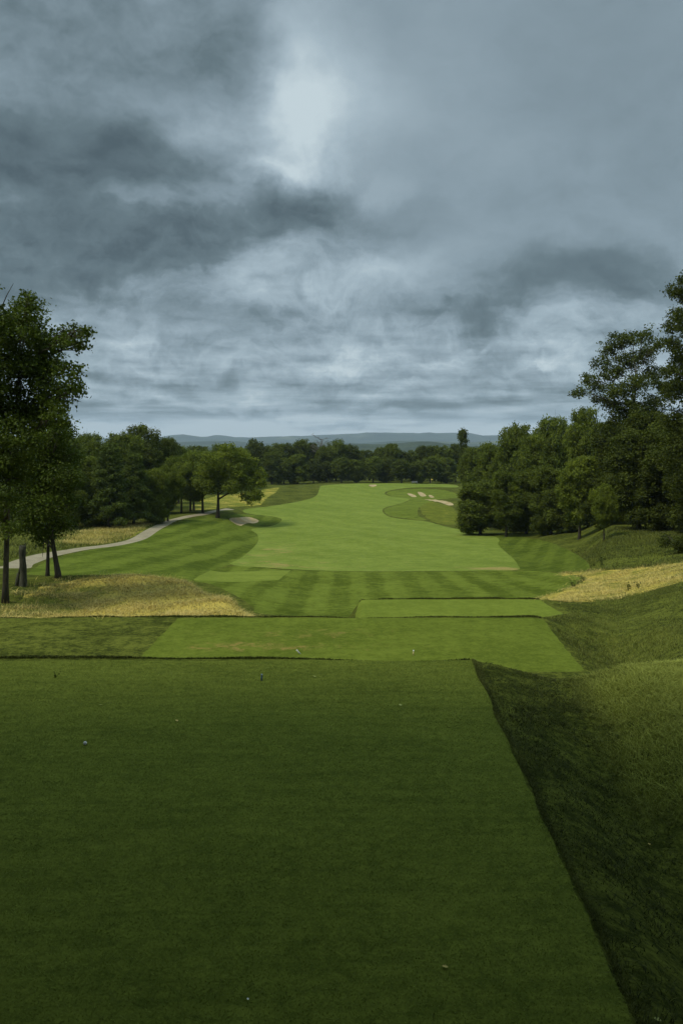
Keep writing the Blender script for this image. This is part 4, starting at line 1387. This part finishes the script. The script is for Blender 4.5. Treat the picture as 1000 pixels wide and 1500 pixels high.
weed('small dark weed sprig standing at the front left of the nearest tee', 82, 992, 0.12, 5, 4, 0.5, 0.2, 0.003)
weed('thin dark sapling on the bank just above the dry grass strip', 881, 828, 0.75, 45, 5, 0.4, 0.1)
weed('dark weed poking from the lower edge of the dry grass strip, left one', 919, 866, 0.42, 36.8, 5, 0.5, 0.1)
weed('dark weed poking from the lower edge of the dry grass strip, right one', 934, 862, 0.40, 36.8, 5, 0.5, 0.1)
weed('bushy dark weed on the upper edge of the dry grass strip', 838, 861, 0.45, 38, 8, 0.9, 0.2)

# bench and flag by the far green
M_STEEL = simple('grey_metal', (0.15, 0.16, 0.15), 0.95)


def box(x0, x1, y0, y1, z0, z1):
    v = np.array([(x, y, z) for z in (z0, z1) for (x, y) in ((x0, y0), (x1, y0), (x1, y1), (x0, y1))], float)
    return v, np.array([(3, 2, 1, 0), (4, 5, 6, 7), (0, 1, 5, 4), (1, 2, 6, 5), (2, 3, 7, 6), (3, 0, 4, 7)])


x, y = (607 - 500) / F * 263, 263
root = bpy.data.objects.new('bench', None)
COL.objects.link(root)
root.location = (x, y, gz(x, y))
root['label'] = 'small grey bench at the foot of the far treeline above the sand bunkers'
root['category'] = 'bench'
mesh_obj('seat', *box(-0.95, 0.95, -0.25, 0.22, 0.42, 0.48), M_STEEL, root, smooth=False)
mesh_obj('backrest', *box(-0.95, 0.95, 0.20, 0.26, 0.55, 0.95), M_STEEL, root, smooth=False)
for sx in (-0.85, 0.78):
    mesh_obj('leg', *join([box(sx, sx + 0.07, -0.22, -0.15, 0, 0.42), box(sx, sx + 0.07, 0.14, 0.198, 0, 0.95)]), M_STEEL, root, smooth=False)
x, y = (631 - 500) / F * 258, 258
root = bpy.data.objects.new('flagstick', None)
COL.objects.link(root)
root.location = (x, y, gz(x, y))
root['label'] = 'thin flagstick with a small yellow flag on the far green'
root['category'] = 'flagstick'
v, q = lathe([(0.001, -0.1), (0.015, -0.1), (0.012, 2.13), (0.001, 2.14)], 8)
mesh_obj('pole', v, q, CREAM, root)
X_, Z_ = np.meshgrid(np.linspace(0.015, 0.5, 9), np.linspace(1.78, 2.1, 5))
v = np.stack([X_.ravel(), 0.04 * np.sin(X_.ravel() * 14), Z_.ravel() - 0.1 * X_.ravel()], 1)
ii = np.arange(45).reshape(5, 9)
q = np.stack([ii[:-1, :-1].ravel(), ii[:-1, 1:].ravel(), ii[1:, 1:].ravel(), ii[1:, :-1].ravel()], 1)
fl = mesh_obj('flag', v, q, simple('yellow_cloth', (0.7, 0.5, 0.06), 0.8), root)
sm_ = fl.modifiers.new('thick', 'SOLIDIFY')
sm_.thickness = 0.004

# ------------------------------------------------------------------ air
v, q = box(-11500, 11500, -2500, 11000, -140, 300)
hz = mesh_obj('haze', v, q, None, smooth=False)
hz['kind'] = 'stuff'
mv = bpy.data.materials.new('thin_haze')
mv.use_nodes = True
mv.node_tree.nodes.clear()
t = NT(mv.node_tree)
pv_ = t.node('ShaderNodeVolumePrincipled')
pv_.inputs['Color'].default_value = (0.66, 0.84, 1.0, 1)
pv_.inputs['Density'].default_value = 0.8e-4
out_ = t.node('ShaderNodeOutputMaterial')
t.l.new(pv_.outputs[0], out_.inputs['Volume'])
hz.data.materials.append(mv)

# ------------------------------------------------------------------ sky
world = bpy.data.worlds.new('World')
sc.world = world
world.use_nodes = True
t = NT(world.node_tree)
t.n.clear()
SUN_EL, SUN_AZ = R(56), R(-125)        # azimuth from +Y towards +X
gen = t.node('ShaderNodeTexCoord').outputs['Generated']
s = t.sep(gen)
x_, y_, z_ = s[0], s[1], s[2]
sky = t.node('ShaderNodeTexSky')
sky.sky_type = 'NISHITA'
sky.sun_disc = False
sky.sun_elevation = SUN_EL
sky.sun_rotation = SUN_AZ
az = t.m('ARCTAN2', x_, y_)
el = t.m('ARCSINE', z_)
zp = t.m('ADD', t.m('MAXIMUM', z_, 0.0), 0.10)
pu = t.m('DIVIDE', x_, zp)
pv = t.m('DIVIDE', y_, zp)
plane = t.xyz(pu, pv, 0.0)
aev = t.xyz(az, el, 0.0)
# domain warp for the large masses
w1 = t.noise(aev, 5.0, 6, 0.6, col=True)
w2 = t.noise(aev, 2.0, 2, 0.5, col=True)
warp = t.vm('ADD', t.vm('SCALE', t.vm('SUBTRACT', w1, (0.5, 0.5, 0.5)), scale=0.17), t.vm('SCALE', t.vm('SUBTRACT', w2, (0.5, 0.5, 0.5)), scale=0.08))
wa = t.sep(t.vm('ADD', aev, warp))


def sblob(px, py, rx, ry, amp, rot=0.0, p=1.0):
    a0 = math.atan((px - 500) / F)
    e0 = math.atan((HZ - py) / F * math.cos(a0))
    dx = t.m('SUBTRACT', wa[0], a0)
    dy = t.m('SUBTRACT', wa[1], e0)
    c_, s_ = math.cos(rot), math.sin(rot)
    u_ = t.m('DIVIDE', t.m('ADD', t.m('MULTIPLY', dx, c_), t.m('MULTIPLY', dy, s_)), rx / F)
    v_ = t.m('DIVIDE', t.m('ADD', t.m('MULTIPLY', dy, c_), t.m('MULTIPLY', dx, -s_)), ry / F)
    r2 = t.m('ADD', t.m('MULTIPLY', u_, u_), t.m('MULTIPLY', v_, v_))
    return t.m('MULTIPLY', t.m('EXPONENT', t.m('MULTIPLY', r2, -p)), amp)


# value: 0 dark .. 1 bright
val = t.mr(el, 0.0, 0.6, 0.50, 0.47)
for bl in [
    (70, 262, 260, 72, -0.42, 0.0), (120, 385, 210, 52, -0.34, 0.05), (330, 335, 150, 36, -0.26, 0.25), (0, 420, 180, 30, -0.14, 0), (470, 290, 100, 34, -0.20, -0.1), (250, 400, 90, 26, -0.14, 0.1),
    (150, 60, 240, 120, -0.15, 0), (330, 110, 50, 90, -0.10, -0.4),
    (450, 165, 98, 64, 0.50, 0.1), (395, 240, 66, 20, 0.34, 0.1), (430, 40, 70, 90, 0.16, 0), (195, 305, 70, 24, 0.24, 0.3), (290, 195, 50, 34, 0.12, 0), (30, 300, 50, 20, 0.14, 0), (560, 280, 40, 20, 0.14, 0.3), (10, 345, 30, 14, 0.12, 0),
    (860, 402, 130, 30, -0.32, 0), (960, 415, 90, 20, -0.18, 0), (720, 445, 70, 24, -0.20, 0.1), (600, 340, 90, 40, -0.06, 0), (880, 360, 60, 26, -0.12, 0.2),
    (390, 385, 60, 24, 0.26, 0.4), (560, 405, 90, 26, 0.26, 0.1), (130, 480, 90, 22, 0.16, 0), (480, 520, 60, 16, 0.24, 0), (800, 528, 50, 14, 0.36, 0), (660, 505, 50, 10, 0.20, 0.2), (860, 468, 120, 20, 0.16, 0), (60, 455, 80, 10, 0.08, 0), (360, 440, 50, 30, 0.10, 0.5),
    (300, 465, 90, 18, -0.14, 0), (250, 545, 190, 11, -0.28, 0), (150, 512, 120, 12, -0.18, 0), (520, 458, 60, 16, -0.10, 0), (620, 465, 60, 16, -0.20, 0), (420, 500, 60, 10, -0.14, 0), (600, 545, 120, 8, -0.12, 0), (700, 490, 50, 8, -0.14, 0), (900, 500, 80, 10, -0.12, 0),
    (300, 578, 260, 8, 0.22, 0), (560, 600, 130, 5, -0.22, 0), (760, 590, 150, 6, -0.20, 0), (380, 592, 110, 4, -0.16, 0), (900, 570, 120, 8, -0.14, 0), (640, 575, 100, 5, 0.12, 0), (200, 603, 90, 4, -0.16, 0),
    (980, 60, 150, 200, -0.06, 0), (620, 120, 120, 120, 0.06, 0)]:
    val = t.m('ADD', val, sblob(*bl))
f1 = t.noise(plane, 0.62, 9, 0.55, 0.5)
f2 = t.noise(plane, 2.0, 8, 0.58, 0.3)
f3 = t.noise(aev, 9.0, 9, 0.64, 0.5)
val = t.m('ADD', val, t.mr(t.m('ADD', el, t.m('MULTIPLY', t.m('SUBTRACT', wa[0], az), 0.02)), 0.006, 0.050, 0.62, 0.0, True))
smooth_r = t.mr(t.m('ADD', az, t.m('MULTIPLY', el, 0.4)), 0.05, 0.20, 0.8, 0.22, True)   # calmer cloud towards the upper right
lowk = t.mr(el, 0.10, 0.28, 1.0, 0.0, True)
amp = t.m('MAXIMUM', smooth_r, lowk)
det = t.m('ADD', t.m('MULTIPLY', t.m('SUBTRACT', f1, 0.5), 0.8), t.m('MULTIPLY', t.m('SUBTRACT', f2, 0.5), 0.85))
det = t.m('ADD', det, t.m('MULTIPLY', t.m('SUBTRACT', f3, 0.5), 0.42))
wsc = t.xyz(t.m('MULTIPLY', wa[0], 1.0), t.m('MULTIPLY', wa[1], 1.7), 0.0)
f4 = t.m('ABSOLUTE', t.m('SUBTRACT', t.noise(wsc, 6.5, 7, 0.58), 0.5))
f5 = t.m('ABSOLUTE', t.m('SUBTRACT', t.noise(wsc, 15.0, 6, 0.6), 0.5))
puff = t.m('ADD', t.m('MULTIPLY', t.m('SUBTRACT', 0.09, f4), 1.7), t.m('MULTIPLY', t.m('SUBTRACT', 0.075, f5), 1.3))
pw = t.m('MULTIPLY', t.mr(el, 0.03, 0.08, 0.0, 1.0, True), t.mr(el, 0.16, 0.40, 1.0, 0.35, True))
det = t.m('ADD', det, t.m('MULTIPLY', puff, pw))
val = t.m('ADD', val, t.m('MULTIPLY', det, amp))
# thin level layers low in the sky
lay = t.noise(t.xyz(t.m('MULTIPLY', az, 2.2), t.m('MULTIPLY', el, 34.0), 2.0), 1.6, 6, 0.6, 0.4)
lw = t.mr(el, 0.0, 0.14, 1.0, 0.0, True)
val = t.m('ADD', val, t.m('MULTIPLY', t.m('MULTIPLY', t.m('SUBTRACT', lay, 0.5), lw), 1.9))
cl = t.ramp(val, [(0.0, (0.060, 0.088, 0.098)), (0.25, (0.118, 0.165, 0.182)), (0.5, (0.235, 0.308, 0.350)), (0.75, (0.375, 0.470, 0.525)), (0.999, (0.56, 0.66, 0.70))])
# cloud brightness raised overhead, out of view, to add soft light
zen = t.mr(z_, 0.55, 0.95, 1.0, 3.6, True)
cl = t.vm('SCALE', cl, scale=t.m('MULTIPLY', zen, 10.0 / EM))
mixc = t.mix(0.97, sky.outputs[0], cl)
bg = t.node('ShaderNodeBackground')
bg.inputs['Strength'].default_value = 0.1
t.l.new(mixc, bg.inputs['Color'])
wo = t.node('ShaderNodeOutputWorld')
t.l.new(bg.outputs[0], wo.inputs['Surface'])

# ------------------------------------------------------------------ sun behind thin cloud
sd = bpy.data.lights.new('sun', 'SUN')
sd.energy = 1.5
sd.angle = R(20)
sd.color = (1.0, 0.95, 0.86)
so = bpy.data.objects.new('sun', sd)
COL.objects.link(so)
from mathutils import Vector
dv = Vector((math.sin(SUN_AZ) * math.cos(SUN_EL), math.cos(SUN_AZ) * math.cos(SUN_EL), math.sin(SUN_EL)))
so.rotation_euler = dv.to_track_quat('Z', 'Y').to_euler()

# ------------------------------------------------------------------ camera
cam = bpy.data.cameras.new('camera')
cam.sensor_fit = 'VERTICAL'
cam.sensor_height = 36
cam.lens = 36 * F / 1500
cam.shift_y = -(750 - HZ) / 1500
cam.clip_start = 0.05
cam.clip_end = 40000
co = bpy.data.objects.new('camera', cam)
COL.objects.link(co)
co.location = (0, 0, 0)
co.rotation_euler = (R(90), 0, 0)
sc.camera = co

sc.view_settings.view_transform = 'Standard'
sc.view_settings.look = 'None'
sc.view_settings.gamma = 1
sc.view_settings.exposure = EXPO
sc.cycles.use_denoising = True
sc.cycles.max_bounces = 6
sc.cycles.diffuse_bounces = 3
sc.cycles.transmission_bounces = 3
sc.cycles.volume_bounces = 0
